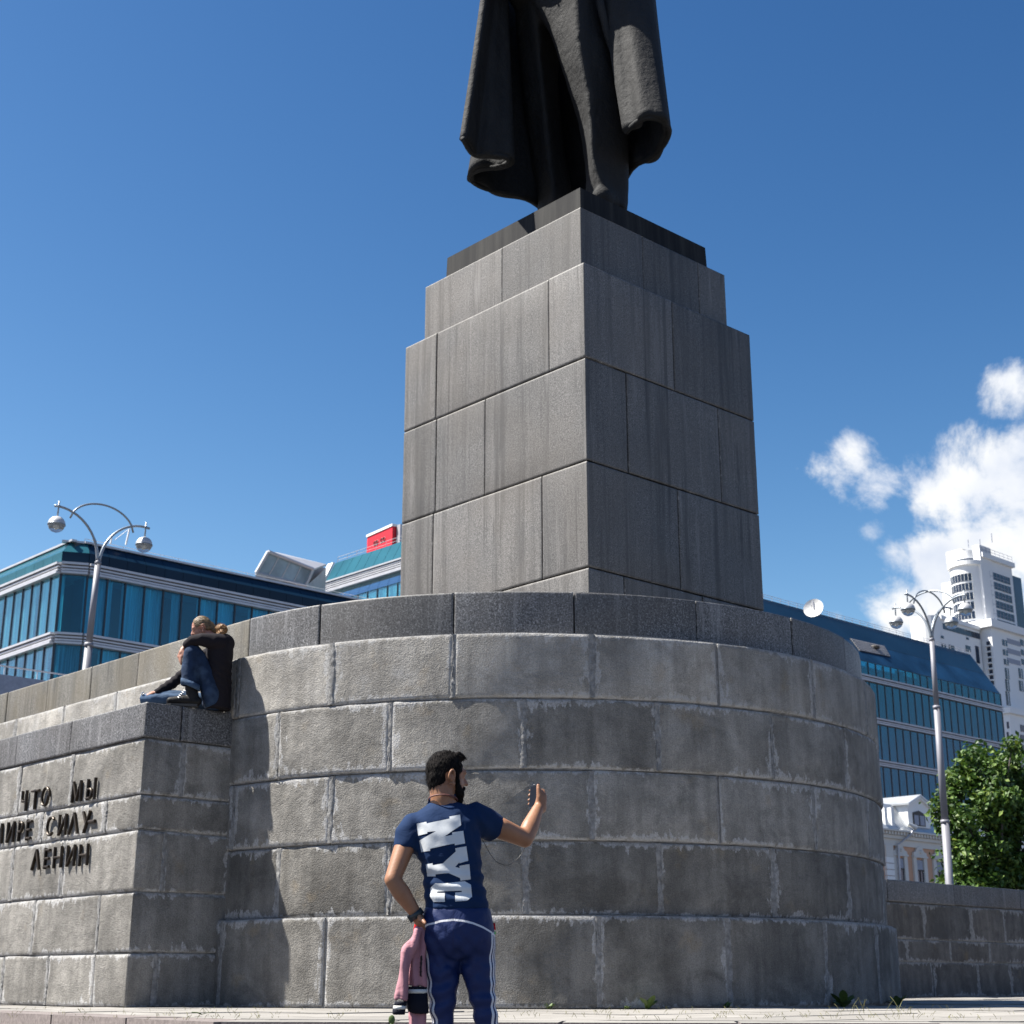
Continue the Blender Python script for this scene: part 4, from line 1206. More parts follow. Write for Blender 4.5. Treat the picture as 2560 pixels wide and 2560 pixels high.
def dish():
    c = at(2034, 1521, 140); s = thing('satellite_dish', 'white satellite dish on the roof edge of the long glass building', 'satellite dish', (c[0], c[1], CZR))
    ax = np.array([-.45, -.85, .28]); ax /= np.linalg.norm(ax)
    u = np.cross(ax, [0, 0, 1]); u /= np.linalg.norm(u); w = np.cross(u, ax)
    V, F = [], []; nr, na = 7, 28
    for side in (0, 1):
        for i in range(nr):
            r = .98 * i / (nr - 1)
            for k in range(na):
                a = 2 * math.pi * k / na
                V.append(c + u * r * math.cos(a) + w * r * math.sin(a) + ax * (.32 * r * r - .2 - side * .05))
    for side in (0, 1):
        o = side * nr * na
        for i in range(nr - 1):
            for k in range(na): F.append((o + i * na + k, o + i * na + (k + 1) % na, o + (i + 1) * na + (k + 1) % na, o + (i + 1) * na + k))
    mk('reflector', V, F, 'dish', s, True)
    m = MB(); m.tube([c - ax * .2, c + ax * .75], .025, 6); m.tube([c - w * .9 + ax * .1, c + ax * .75], .02, 6); m.mk('feed_arm', 'metal', s)
    m = MB(); m.tube([[c[0], c[1] + .3, CZR - .6], c - ax * .22], .09, 8); m.mk('mast', 'metal', s)
dish()

# ------------------------------------------------------------------ white tower
def tower():
    D = 470.0
    z6 = lambda x, y, Y=D: at(1940 + .3209 * x, 1300 + .3209 * y, Y)
    b = thing('tower', 'tall white apartment tower with rounded glazed bay against the clouds', 'building', (z6(1600, 900)[0], D, -.58))
    mpp = D / FPX * .3209 / math.cos(PITCH) * 1.02      # metres per zoomed pixel
    C = z6(1600, 300)[:2]                                # sharp corner between the bay side and the right-hand face
    def zz(y): return z6(1600, y)[2]
    tR, nR_, tL, nL_ = DR, NR, DL, NL
    def sR(x, y=600): return float((on_plane(1940 + .3209 * x, 1300 + .3209 * y, C, nR_)[:2] - C) @ tR)
    def sL(x, y=600): return float((on_plane(1940 + .3209 * x, 1300 + .3209 * y, C, nL_)[:2] - C) @ tL)
    w = sR(1858); l = sL(1340)
    zt, zm = zz(290), zz(810)
    # upper shaft
    m = MB(); quad_box(m, C, tR, nR_, 0, w, zm - 3, zt, -l * .55, 0); m.mk('upper_shaft', 'white', b)
    m = MB(); quad_box(m, C, tR, nR_, -.6, w + .8, zt, zt + 1.6, -l * .5, .9); m.mk('cornice', 'white', b)
    # bands of windows on the right-hand face: each row a part with recessed panes
    s0, s1 = sR(1680), sR(1832)
    for k in range(6):
        y0 = 380 + 73.5 * k
        z1_, z0_ = zz(y0), zz(y0 + 56)
        m = MB(); quad_box(m, C, tR, nR_, s0 + .15 * k, s1 + .15 * k, z0_, z1_, -.2, .12); o = m.mk('window', 'bluepane', b)
        g = MB()
        for q in np.linspace(0, 1, 7): quad_box(g, C, tR, nR_, s0 + (s1 - s0) * q - .09, s0 + (s1 - s0) * q + .09, z0_, z1_, .12, .22)
        quad_box(g, C, tR, nR_, s0, s1, z0_ + (z1_ - z0_) * .32, z0_ + (z1_ - z0_) * .38, .125, .215)
        fr = g.mk('frame', 'greywall', o)
    # dark glass flank
    m = MB(); quad_box(m, C, tR, nR_, w + .3, w + sR(1925) - sR(1850), zm, zz(345), -9, -.4); m.mk('glass_flank', 'bluepane', b)
    # rounded bay on the left: half cylinder
    bc = C + tL * l * .44 + nL_ * -1.0; br = l * .42
    def arcpts(r, a0, a1, n=20): return [bc + np.array([math.cos(a), math.sin(a)]) * r for a in np.linspace(a0, a1, n)]
    a_n = math.atan2(nL_[1], nL_[0]); A0, A1 = a_n - 1.45, a_n + 1.45
    def ringwall(r, z0, z1, mat, name, par=b, a0=A0, a1=A1):
        P = arcpts(r, a0, a1); m = MB()
        v = [v3(p, z0) for p in P] + [v3(p, z1) for p in P]; n = len(P)
        f = [(i, i + 1, i + 1 + n, i + n) for i in range(n - 1)] + [tuple(range(n, 2 * n)), tuple(range(n))[::-1]]
        return mk(name, v, f, mat, par, False)
    zc0 = zz(860)
    ringwall(br, zc0 - 2, zz(350), 'white', 'bay')
    ringwall(br + .7, zz(350), zz(330) + .6, 'white', 'bay_cornice')
    ringwall(br - 1.6, zz(330), zz(228), 'white', 'bay_top')
    ringwall(br - 1.5, zz(325), zz(292), 'bluepane', 'bay_window', a0=A0 + .5, a1=A1 - .1)
    for k in range(6):
        y0 = 418 + 74 * k
        z1_, z0_ = zz(y0), zz(y0 + 56)
        o = ringwall(br + .15, z0_, z1_, 'bluepane', 'bay_window', a0=A0 + .55, a1=A1 - .75)
        g = MB()
        for q in np.linspace(A0 + .55, A1 - .75, 9):
            p = bc + np.array([math.cos(q), math.sin(q)]) * (br + .2); g.tube([v3(p, z0_), v3(p, z1_)], .05, 4)
        g.mk('frame', 'white', o)
    # fin at the corner and pilasters at the far side
    m = MB(); quad_box(m, C, tL, nL_, -.2, 2.3, zm - 4, zz(195), -6, 1.0); m.mk('corner_fin', 'white', b)
    for x in (1322, 1362):
        s = sL(x); m = MB(); quad_box(m, C, tL, nL_, s - .9, s + .9, zc0 - 2, zz(430), -3, .4); m.mk('pilaster', 'white', b)
    # plant rooms and masts on the roof
    for (x0, x1, y0, y1, d) in ((1625, 1752, 172, 285, -8), (1580, 1640, 205, 290, -6), (1640, 1770, 225, 290, -3)):
        m = MB(); quad_box(m, C, tR, nR_, sR(x0, 250), sR(x1, 250), zt, zz(y0), d - 6, d); m.mk('plant_room', 'greywall' if x0 == 1640 else 'offwhite', b)
    for x, y0, y1 in ((1684, 105, 175), (1592, 150, 205), (1500, 155, 215)):
        m = MB(); p = z6(x, y1, D + 8); q = z6(x, y0, D + 8); m.tube([p, [p[0], p[1], q[2]]], .16, 5); m.mk('mast', 'greywall', b)
    railing(b, [v3(C + nR_ * .5, zt + 1.6), v3(C + tR * w + nR_ * .5, zt + 1.6)], 2.0, 2.5, 'greywall', r=.09)
    # wider lower body
    wl = sR(2100); z2 = zz(1450)
    Cl = C + nR_ * 3.5 - tR * 1.0
    def lows(x, y): return float((on_plane(1940 + .3209 * x, 1300 + .3209 * y, Cl, nR_)[:2] - Cl) @ tR)
    c0 = lows(1690, 1000)
    m = MB(); quad_box(m, Cl, tR, nR_, c0, wl, -.58, zz(862), -22, 0); m.mk('lower_body', 'white', b)
    m = MB(); quad_box(m, Cl, tR, nR_, c0 - 1.5, wl, zz(865), zz(808), -23, 1.2); m.mk('cornice', 'white', b)
    for (x, y0, y1, wd) in [(1763, 930, 975, 34), (1768, 1008, 1050, 34), (1775, 1082, 1124, 34), (1902, 930, 975, 40), (1908, 1008, 1050, 40), (1912, 1082, 1124, 40), (1785, 1152, 1235, 28), (1788, 1240, 1330, 28), (1792, 1335, 1440, 28), (1890, 1155, 1230, 30), (1894, 1250, 1330, 30)]:
        a = lows(x, (y0 + y1) / 2); a2 = lows(x + wd, (y0 + y1) / 2)
        za, zb_ = on_plane(1940 + .3209 * x, 1300 + .3209 * y1, Cl, nR_)[2], on_plane(1940 + .3209 * x, 1300 + .3209 * y0, Cl, nR_)[2]
        m = MB(); quad_box(m, Cl, tR, nR_, a, a2, za, zb_, -.3, .15); o = m.mk('window', 'bluepane', b)
        m = MB(); quad_box(m, Cl, tR, nR_, (a + a2) / 2 - .12, (a + a2) / 2 + .12, za, zb_, .15, .25); m.mk('frame', 'white', o)
    for y0, y1 in ((935, 972), (1010, 1048), (1085, 1122)):
        a, a2 = lows(1800, y0), lows(1900, y0)
        za, zb_ = on_plane(1940 + .3209 * 1850, 1300 + .3209 * y1, Cl, nR_)[2], on_plane(1940 + .3209 * 1850, 1300 + .3209 * y0, Cl, nR_)[2]
        m = MB(); quad_box(m, Cl, tR, nR_, a, a2, za, zb_, -.3, .1); m.mk('spandrel_panel', 'greywall', b)
    # recessed stair slot with balconies on the lit flank
    Cf = Cl + tR * c0
    def lowl(x, y): return float((on_plane(1940 + .3209 * x, 1300 + .3209 * y, Cf, nL_)[:2] - Cf) @ tL)
    def flz(x, y): return on_plane(1940 + .3209 * x, 1300 + .3209 * y, Cf, nL_)[2]
    for k in range(8):
        a, a2 = lowl(1672, 1000), lowl(1645, 1000); y = 945 + 45 * k
        m = MB(); quad_box(m, Cf, tL, nL_, min(a, a2), max(a, a2), flz(1660, y + 34), flz(1660, y), -.3, .15); m.mk('window', 'bluepane', b)
        m = MB(); quad_box(m, Cf, tL, nL_, min(a, a2) - .3, max(a, a2) + .3, flz(1660, y + 42), flz(1660, y + 34), 0, 1.0); m.mk('balcony', 'white', b)
    # lower left block with a rounded end
    B0 = z6(1590, 980, D - 4)[:2]
    def bl_s(x, y=980): return float((on_plane(1940 + .3209 * x, 1300 + .3209 * y, B0, nR_)[:2] - B0) @ tR)
    x1 = bl_s(1300); zA = z6(1450, 868, D)[2]
    m = MB(); quad_box(m, B0, tR, nR_, x1, .5, -.58, zA, -9, 0); m.mk('side_block', 'white', b)
    m = MB(); quad_box(m, B0, tR, nR_, x1 - .3, .5, zA - .6, zA + .7, -9, .5); m.mk('side_cornice', 'white', b)
    m = MB(); quad_box(m, B0, tR, nR_, x1 + 1, .3, zA - 3.5, zA - 1.6, -.2, .12); m.mk('blue_band', 'bluepane', b)
    pc = B0 + tR * (x1 + .2) - nR_ * 5
    m = MB(); m.loft([[v3(pc + np.array([math.cos(a), math.sin(a)]) * 5.0, z_) for a in np.linspace(0, 2 * math.pi, 33)[:-1]] for z_ in (-.58, zA + .5)]); m.mk('round_end', 'white', b)
    for x, y0, y1, wd in ((1345, 970, 1005, 40), (1475, 975, 1020, 36), (1285, 900, 920, 18), (1480, 912, 930, 18), (1290, 965, 990, 30), (1550, 980, 1110, 24)):
        a, a2 = bl_s(x, y0), bl_s(x + wd, y0)
        zq = lambda yy: on_plane(1940 + .3209 * x, 1300 + .3209 * yy, B0, nR_)[2]
        m = MB(); quad_box(m, B0, tR, nR_, a, a2, zq(y1), zq(y0), -.3, .15); m.mk('window', 'bluepane', b)
    # lowest block at the right edge of the view
    E0 = z6(1822, 1560, D - 18)[:2]
    def es(x, y=1650): return float((on_plane(1940 + .3209 * x, 1300 + .3209 * y, E0, nR_)[:2] - E0) @ tR)
    def el(x, y=1650): return float((on_plane(1940 + .3209 * x, 1300 + .3209 * y, E0, nL_)[:2] - E0) @ tL)
    zq = lambda yy: at(1940 + .3209 * 1822, 1300 + .3209 * yy, D - 18)[2]
    m = MB(); quad_box(m, E0, tR, nR_, 0, es(2150), -.58, zq(1500), -24, 0); m.mk('low_block', 'white', b)
    m = MB(); quad_box(m, E0, tR, nR_, -.8, es(2150), zq(1505), zq(1460), -25, .8); m.mk('low_cornice', 'white', b)
    for k in range(6):
        y = 1570 + 79 * k
        a, a2 = el(1797, y), el(1812, y)
        m = MB(); quad_box(m, E0, tL, nL_, min(a, a2), max(a, a2), zq(y + 52), zq(y), -.3, .15); m.mk('window', 'bluepane', b)
        a, a2 = es(1898, y), es(1945, y)
        m = MB(); quad_box(m, E0, tR, nR_, a, a2, zq(y + 52 + 8), zq(y + 8), -.3, .15); m.mk('window', 'bluepane', b)
tower()

# ------------------------------------------------------------------ old house with dormer
def old_house():
    D = 104.0
    zc = lambda x, y: (2160 + .20704 * x, 1960 + .20704 * y)
    H0 = at(*zc(200, 900), D)[:2]; t, n = DR, NR
    b = thing('town_house', 'old peach and white town house with metal roof and dormer behind the lamp', 'building', (H0[0], H0[1], -.58))
    def s_(x, y=900): return float((on_plane(*zc(x, y), H0, n)[:2] - H0) @ t)
    def z_(x, y): return on_plane(*zc(x, y), H0, n)[2]
    L1 = s_(1600)
    zc0, zc1 = z_(600, 760), z_(600, 590)      # cornice bottom and eave
    m = MB(); quad_box(m, H0, t, n, -6, L1, -.58, zc0 + .2, -9, 0); m.mk('wall', 'peach', b)
    m = MB(); quad_box(m, H0, t, n, -6, L1, z_(600, 770), z_(600, 690), 0.0, .12); m.mk('frieze', 'offwhite', b)
    m = MB(); quad_box(m, H0, t, n, -6, L1, z_(600, 690), z_(600, 650), 0.0, .30); m.mk('cornice', 'offwhite', b)
    m = MB(); quad_box(m, H0, t, n, -6, L1, z_(600, 610), zc1, 0.0, .62); m.mk('cornice', 'offwhite', b)
    d0 = s_(500); pitch = s_(545, 640) - s_(510, 640)
    for i in range(int((L1 + 5) / pitch)):
        a = -5 + pitch * i
        m = MB(); quad_box(m, H0, t, n, a, a + pitch * .55, z_(600, 648), z_(600, 612), 0.0, .50); m.mk('dentil', 'offwhite', b)
    # window bays
    for k, x in enumerate((-45, 430, 667, 903, 1140, 1376)):
        c = s_(x, 1000); hw = .5 * (s_(475, 1000) - s_(385, 1000))
        zt = z_(430, 893); zb = zt - 2.6
        m = MB(); quad_box(m, H0, t, n, c - hw, c + hw, zb, zt, -.02, .03); w = m.mk('window', 'darkpane', b)
        m = MB(); quad_box(m, H0, t, n, c - hw, c + hw, zt - .78, zt - .70, .03, .08); quad_box(m, H0, t, n, c - .03, c + .03, zb, zt - .78, .03, .08)
        m.mk('frame', 'frame_dark', w)
        m = MB(); quad_box(m, H0, t, n, c - hw * .9, c + hw * .9, zt - .68, zt - .04, .03, .05); m.mk('blind', 'greywall', w)
        for sg in (-1, 1):
            m = MB(); quad_box(m, H0, t, n, min(c + sg * hw, c + sg * hw * 1.85), max(c + sg * hw, c + sg * hw * 1.85), zb, zt + .12, 0, .14); m.mk('surround', 'offwhite', b)
        m = MB(); quad_box(m, H0, t, n, c - hw * 1.95, c + hw * 1.95, zt + .12, zt + .25, 0, .22); m.mk('lintel', 'offwhite', b)
        # shaped pediment over the window
        pts = [(-1.85, 0), (1.85, 0), (1.75, .22), (1.15, .30), (.75, .58), (0, .72), (-.75, .58), (-1.15, .30), (-1.75, .22)]
        F3 = [v3(H0 + t * (c + hw * px_) + n * dd, zt + .25 + pz * .95) for dd in (.02, .16) for px_, pz in pts]
        N_ = len(pts)
        mk('pediment', F3, [tuple(range(N_, 2 * N_)), tuple(range(N_))[::-1]] + [(i, (i + 1) % N_, (i + 1) % N_ + N_, i + N_) for i in range(N_)], 'offwhite', b)
        m = MB(); m.ell(v3(H0 + t * c + n * .17, zt + .52), (.16, .08, .14)); m.mk('ornament', 'offwhite', b)
    # rusticated pilaster
    a, a2 = s_(248, 1000), s_(340, 1000)
    zz = z_(290, 885)
    m = MB(); quad_box(m, H0, t, n, a, a2, zz, z_(290, 735), 0.0, .20); m.mk('capital', 'offwhite', b)
    for k in range(6):
        m = MB(); quad_box(m, H0, t, n, a, a2, zz - .42 * (k + 1) + .04, zz - .42 * k, 0, .18); m.mk('quoin', 'white', b)
    # roof: steep lower slope, flat upper
    r0 = zc1 + .02; r1 = z_(820, 375) + .5
    def P(s, w, z): q = H0 + t * s - n * w; return v3(q, z)
    k = 0; a = -6.0
    while a < L1:
        c = min(a + 1.1, L1)
        V = [P(a + .02, -.5, r0), P(c - .02, -.5, r0), P(c - .02, .75, r1), P(a + .02, .75, r1)]
        V += [v - np.array([0, 0, .08]) for v in V]
        mk('roof_sheet', V, [(0, 1, 2, 3), (7, 6, 5, 4), (0, 4, 5, 1), (1, 5, 6, 2), (2, 6, 7, 3), (3, 7, 4, 0)], 'roof_metal', b); a = c
    mk('roof', [P(-6, .75, r1), P(L1, .75, r1), P(L1, 8, r1 + .9), P(-6, 8, r1 + .9)], [(0, 1, 2, 3)], 'roof_metal', b)
    # parapet posts left of the dormer
    for x in (215, 295):
        c = s_(x, 400); m = MB(); quad_box(m, H0, t, n, c - .16, c + .16, r0, z_(x, 290), -.1, .35); m.mk('roof_post', 'white', b)
    # dormer
    a, a2 = s_(480, 400), s_(745, 400); c = (a + a2) / 2; hw = (a2 - a) / 2
    zb, ze, zp = z_(600, 525), z_(500, 245), z_(640, 172)
    m = MB()
    prof = [(-hw, zb), (hw, zb), (hw, ze), (0, zp), (-hw, ze)]
    F3 = [v3(H0 + t * (c + q) + n * dd, z) for dd in (-2.6, .35) for q, z in prof]
    mk('dormer', F3, [tuple(range(5, 10)), tuple(range(5))[::-1]] + [(i, (i + 1) % 5, (i + 1) % 5 + 5, i + 5) for i in range(5)], 'white', b)
    for sg in (-1, 1):
        q = [v3(H0 + t * (c + sg * (hw + .22)) + n * dd, ze - .1) for dd in (-2.7, .62)] + [v3(H0 + t * c + n * dd, zp + .06) for dd in (.62, -2.7)]
        V = q + [x + np.array([0, 0, .12]) for x in q]
        mk('dormer_roof', V, [(0, 1, 2, 3), (7, 6, 5, 4), (0, 4, 5, 1), (1, 5, 6, 2), (2, 6, 7, 3), (3, 7, 4, 0)], 'roof_metal', b)
        V = [v3(H0 + t * (c + sg * (hw + .12)) + n * dd, ze - .22 - .0 * dd) for dd in (.36, .55)] + [v3(H0 + t * c + n * dd, zp - .10) for dd in (.55, .36)]
        V = V + [x + np.array([0, 0, .16]) for x in V]
        mk('dormer_moulding', V, [(0, 1, 2, 3), (7, 6, 5, 4), (0, 4, 5, 1), (1, 5, 6, 2), (2, 6, 7, 3), (3, 7, 4, 0)], 'white', b)
    wa, wa2 = s_(537, 430), s_(682, 430); wc = (wa + wa2) / 2; wh = (wa2 - wa) / 2
    pr = [(-wh, z_(600, 510)), (wh, z_(600, 510)), (wh, z_(680, 372)), (0, z_(610, 328)), (-wh, z_(540, 350))]
    F3 = [v3(H0 + t * (wc + q) + n * dd, z) for dd in (.30, .39) for q, z in pr]
    w = mk('dormer_window', F3, [tuple(range(5, 10)), tuple(range(5))[::-1]] + [(i, (i + 1) % 5, (i + 1) % 5 + 5, i + 5) for i in range(5)], 'frame_dark', b)
    for q0, q1 in ((-.82, -.12), (.12, .82)):
        m = MB(); quad_box(m, H0, t, n, wc + wh * q0, wc + wh * q1, z_(600, 500), z_(600, 385), .39, .41); m.mk('pane', 'greywall', w)
    m = MB(); m.tube([v3(H0 + t * s_(490, 560) + n * .75, z_(490, 560)), v3(H0 + t * s_(470, 600) + n * .6, z_(470, 620)), v3(H0 + t * s_(365, 730) + n * .3, z_(365, 735)), v3(H0 + t * s_(355, 900) + n * .28, -.4)], .085, 8)
    m.mk('drainpipe', 'metal', b)
    m = MB(); m.tube([v3(H0 + t * s_(440, 500) + n * .6, z_(440, 490)), v3(H0 + t * s_(500, 540) + n * .85, z_(500, 540))], [.12, .2], 8); m.mk('rain_head', 'roof_metal', b)
old_house()

# ------------------------------------------------------------------ street lamps
def mat_globe():
    t = NT('lamp_globe')
    t.b.inputs['Base Color'].default_value = (.75, .78, .78, 1); t.b.inputs['Roughness'].default_value = .12
    t.b.inputs['Transmission Weight'].default_value = .75; t.b.inputs['IOR'].default_value = 1.15
    return t.m
M['globe'] = mat_globe()
M['lamp_pole'] = plain('lamp_pole', (.20, .20, .225), .55, .1, .05, 2)
M['lamp_arm'] = plain('lamp_arm', (.26, .29, .32), .4, .5, .05, 2)
M['lamp_hood'] = plain('lamp_hood', (.50, .50, .50), .45, .25, .05, 4)
def lamp(loc, dirs, label, lean=0.0):
    t = thing('street_lamp', label, 'street lamp', loc, 'street lamps with globe heads')
    g = loc[2]; H = 10.4 - g
    P = lambda x, y, z: np.array([loc[0] + x, loc[1] + y, g + z])
    m = MB(); m.tube([P(0, 0, 0), P(0, 0, 5.4)], [.125, .118], 18); m.mk('pole', 'lamp_pole', t, True)
    m = MB(); m.tube([P(0, 0, 5.4), P(0, 0, 8.85)], [.108, .098], 18); m.mk('pole', 'lamp_pole', t, True)
    m = MB(); m.tube([P(0, 0, 8.85), P(0, 0, H)], [.082, .075], 18); m.mk('pole', 'lamp_pole', t, True)
    for zc_, r in ((5.4, .135), (8.85, .115)):
        m = MB(); m.tube([P(0, 0, zc_ - .05), P(0, 0, zc_ + .05)], r, 18); m.mk('collar', 'lamp_pole', t, True)
    m = MB(); m.tube([P(0, 0, H - .05), P(0, 0, H + .02), P(0, 0, H + .1)], [.085, .08, .03], 14); m.mk('cap', 'lamp_pole', t, True)
    Rr, hh = 1.18, 1.22
    for d in dirs:
        A = lambda a: (Rr * (1 - math.cos(a)), hh * math.sin(a))
        pts = []
        for a in np.linspace(0, math.pi / 2, 15):
            r, z = A(a); pts.append(P(d[0] * (.03 + r), d[1] * (.03 + r), H + z))
        pts.append(P(d[0] * (Rr + .16), d[1] * (Rr + .16), H + hh - .012))
        m = MB(); m.tube(pts, [.038] * 5 + [.031] * (len(pts) - 5), 10); m.mk('arm', 'lamp_arm', t, True)
        bx, by, bz = d[0] * (Rr + .05), d[1] * (Rr + .05), H + hh
        m = MB(); m.tube([P(bx, by, bz - .30), P(bx, by, bz + .14)], .022, 8); m.mk('hanger', 'lamp_arm', t, True)
        zc_ = bz - .48
        def half(z0, z1, r, n=8): return [([P(bx + r * math.sqrt(max(0, 1 - s * s)) * math.cos(a), by + r * math.sqrt(max(0, 1 - s * s)) * math.sin(a), zc_ + r * s) for a in np.linspace(0, 2 * math.pi, 25)[:-1]]) for s in np.linspace(z0, z1, n)]
        m = MB(); m.loft(half(.0, .985, .215)); m.mk('hood', 'lamp_hood', t, True)
        m = MB(); m.tube([P(bx, by, zc_ - .02), P(bx, by, zc_ + .015)], .222, 24); m.mk('rim', 'lamp_arm', t, True)
        m = MB(); m.loft(half(-.985, -.03, .208)); m.mk('globe', 'globe', t, True)
        m = MB(); m.ell(P(bx, by, zc_ - .05), (.06, .06, .07)); m.mk('bulb', 'dish', t, True)
    for i in range(0, len(dirs), 2):
        d, e = dirs[i], dirs[i + 1]
        pts = []
        for f in np.linspace(-1.06, 1.06, 23):
            r = .84 * f; pts.append(P(d[0] * r, d[1] * r, H + 1.02 + .58 * math.sqrt(max(0, 1.14 - f * f)) - .1))
        m = MB(); m.tube(pts, .026, 8); m.mk('link_arc', 'lamp_arm', t, True)
    t.rotation_euler = (0, lean, 0)
LX = (243 - 1280) / FPX * (36.6 * math.cos(PITCH) + 10.1 * math.sin(PITCH))
lamp((LX - .024 * 10.4, 36.6, -.58), [DR, -DR], 'grey street lamp with two globes on curved arms, left behind the parapet', .024)
RX = (2326.7 - 1280) / FPX * (45.5 * math.cos(PITCH) + 10.5 * math.sin(PITCH))
lamp((RX - .0135 * 10.4, 45.5, -.58), [DR, -DR, DL, -DL], 'grey street lamp with four globes on crossed arms beside the green tree', .0135)

# ------------------------------------------------------------------ tree
def mat_leaf():
    t = NT('leaf'); r = t.n('ShaderNodeAttribute', attribute_name='tone').outputs['Fac']
    c = t.ramp(r, (0, (.024, .060, .010)), (.55, (.070, .140, .020)), (1, (.165, .225, .032)))
    tr = t.n('ShaderNodeBsdfTranslucent'); t.l(c, tr.inputs['Color'])
    df = t.b; t.l(c, df.inputs['Base Color']); df.inputs['Roughness'].default_value = .55
    ms = t.n('ShaderNodeMixShader'); ms.inputs[0].default_value = .22
    t.l(df.outputs[0], ms.inputs[1]); t.l(tr.outputs[0], ms.inputs[2])
    out = [n for n in t.t.nodes if n.type == 'OUTPUT_MATERIAL'][0]; t.l(ms.outputs[0], out.inputs['Surface'])
    return t.m
M['leaf'] = mat_leaf()
M['bark'] = plain('bark', (.06, .05, .042), .9, var=.3, scale=8, bump=.5, bscale=30)
def tree(base, top, clumps, label, seed):
    r = np.random.default_rng(seed)
    t = thing('leafy_tree', label, 'tree', base)
    b = np.asarray(base, float); H = top - b[2]
    m = MB(); m.tube([b, b + [.1, 0, H * .3], b + [.0, .1, H * .6], b + [.15, 0, H * .9]], [.24, .18, .11, .03], 10)
    m.mk('trunk', 'bark', t, True)
    for (c, rad) in clumps[::2]:
        s = b + np.array([0, 0, min(H * .8, max(H * .25, (c[2] - b[2]) * .6))])
        mid = (s + c) / 2 + r.normal(size=3) * .15 - [0, 0, .1]
        m = MB(); m.tube([s, mid, c], [.07, .045, .015], 6); m.mk('limb', 'bark', t, True)
    V, F, T = [], [], []
    for (c, rad) in clumps:
        n = int(190 * rad ** 1.6 * 1.25)
        # leafy sprays on the shell of each clump
        for k in range(n):
            d = r.normal(size=3); d /= np.linalg.norm(d)
            q = c + d * rad * np.array([1, 1, .85]) * r.uniform(.45, 1.08) ** .6
            tone0 = np.clip(.40 + r.normal() * .22, 0, 1)
            for j in range(5):
                p = q + r.normal(size=3) * .14
                nn = d * .5 + r.normal(size=3) * .65 + [0, 0, .55]; nn /= np.linalg.norm(nn)
                u = np.cross(nn, r.normal(size=3)); u /= np.linalg.norm(u); w = np.cross(nn, u)
                L = r.uniform(.15, .27); W = L * .62
                i0 = len(V)
                V += [p - u * L * .5, p + w * W * .5 - u * L * .05 + nn * .01, p + u * L * .5 - nn * .03, p - w * W * .5 - u * L * .05 + nn * .01]
                F.append((i0, i0 + 1, i0 + 2, i0 + 3)); T += [np.clip(tone0 + r.normal() * .12, 0, 1)] * 4
    o = mk('crown', V, F, 'leaf', t, False, attrs={'tone': T}); o['kind'] = 'stuff'
def make_tree():
    D = 51.0
    zt = lambda x, y, dy=0: at(2060 + .3935 * x, 1800 + .3935 * y, D + dy)
    C = [(1060, 200, 0, .62), (960, 230, .3, .5), (1150, 230, .6, .55), (930, 330, -.2, .6), (1060, 330, -.6, .8), (1180, 350, .2, .75), (900, 420, .3, .6),
         (880, 520, -.2, .65), (1000, 480, -.7, .9), (1130, 480, -.2, .9), (850, 620, .1, .6), (960, 640, -.7, .9), (1100, 640, -.6, 1.0), (780, 690, .5, .42),
         (860, 750, 0, .7), (1000, 790, -.8, 1.0), (1150, 780, -.2, 1.0), (770, 860, .5, .42), (900, 880, -.2, .75), (1050, 930, -.7, 1.0), (1180, 940, -.1, 1.0),
         (900, 1010, .1, .8), (1030, 1080, -.5, 1.0), (1170, 1090, 0, 1.0), (1260, 420, .5, .7), (1280, 560, .2, .8), (1290, 700, .3, .9), (1300, 860, .2, 1.0), (1310, 1020, .2, 1.0),
         (1400, 500, .8, .9), (1420, 720, .6, 1.1), (1430, 950, .6, 1.2), (1220, 270, 1.0, .3), (1080, 560, 1.4, 1.2), (1100, 800, 1.5, 1.3), (1040, 1180, .2, 1.0), (1200, 1200, .4, 1.0), (920, 1150, .4, .8)]
    rj = np.random.default_rng(3)
    cl = []
    for x, y, dy, r in C:
        for q in range(3 if r > .55 else 1):
            o = rj.normal(size=3) * r * (.42 if r > .55 else 0); cl.append((zt(x, y, dy) + o * [1, 1, .8], r * rj.uniform(.34, .52)))
    base = zt(1120, 1100); base[2] = -.58
    tree(base, cl[0][0][2] - .2, cl, 'bushy green deciduous tree beside the right street lamp', 5)
make_tree()

# ------------------------------------------------------------------ weeds and grass on the terrace
M['weed'] = plain('weed', (.055, .095, .016), .6, var=.35, scale=30)
M['dry_grass'] = plain('dry_grass', (.20, .19, .07), .8, var=.4, scale=40)
def leaf(m, p, d, L, W, droop=.3):
    d = np.asarray(d, float); d /= np.linalg.norm(d); s = np.cross(d, [0, 0, 1]); s /= np.linalg.norm(s) + 1e-9
    rings = []
    for f, w in ((0, .15), (.3, .8), (.6, 1), (.85, .6), (1, .05)):
        c = np.asarray(p) + d * L * f - np.array([0, 0, 1]) * droop * L * f * f
        rings.append((c - s * W * w / 2, c + np.array([0, 0, -.003]), c + s * W * w / 2))
    b = len(m.v); m.v += [tuple(q) for r_ in rings for q in r_]
    for i in range(4):
        for j in range(2): m.f.append((b + i * 3 + j, b + i * 3 + j + 1, b + i * 3 + 4 + j, b + i * 3 + 3 + j))
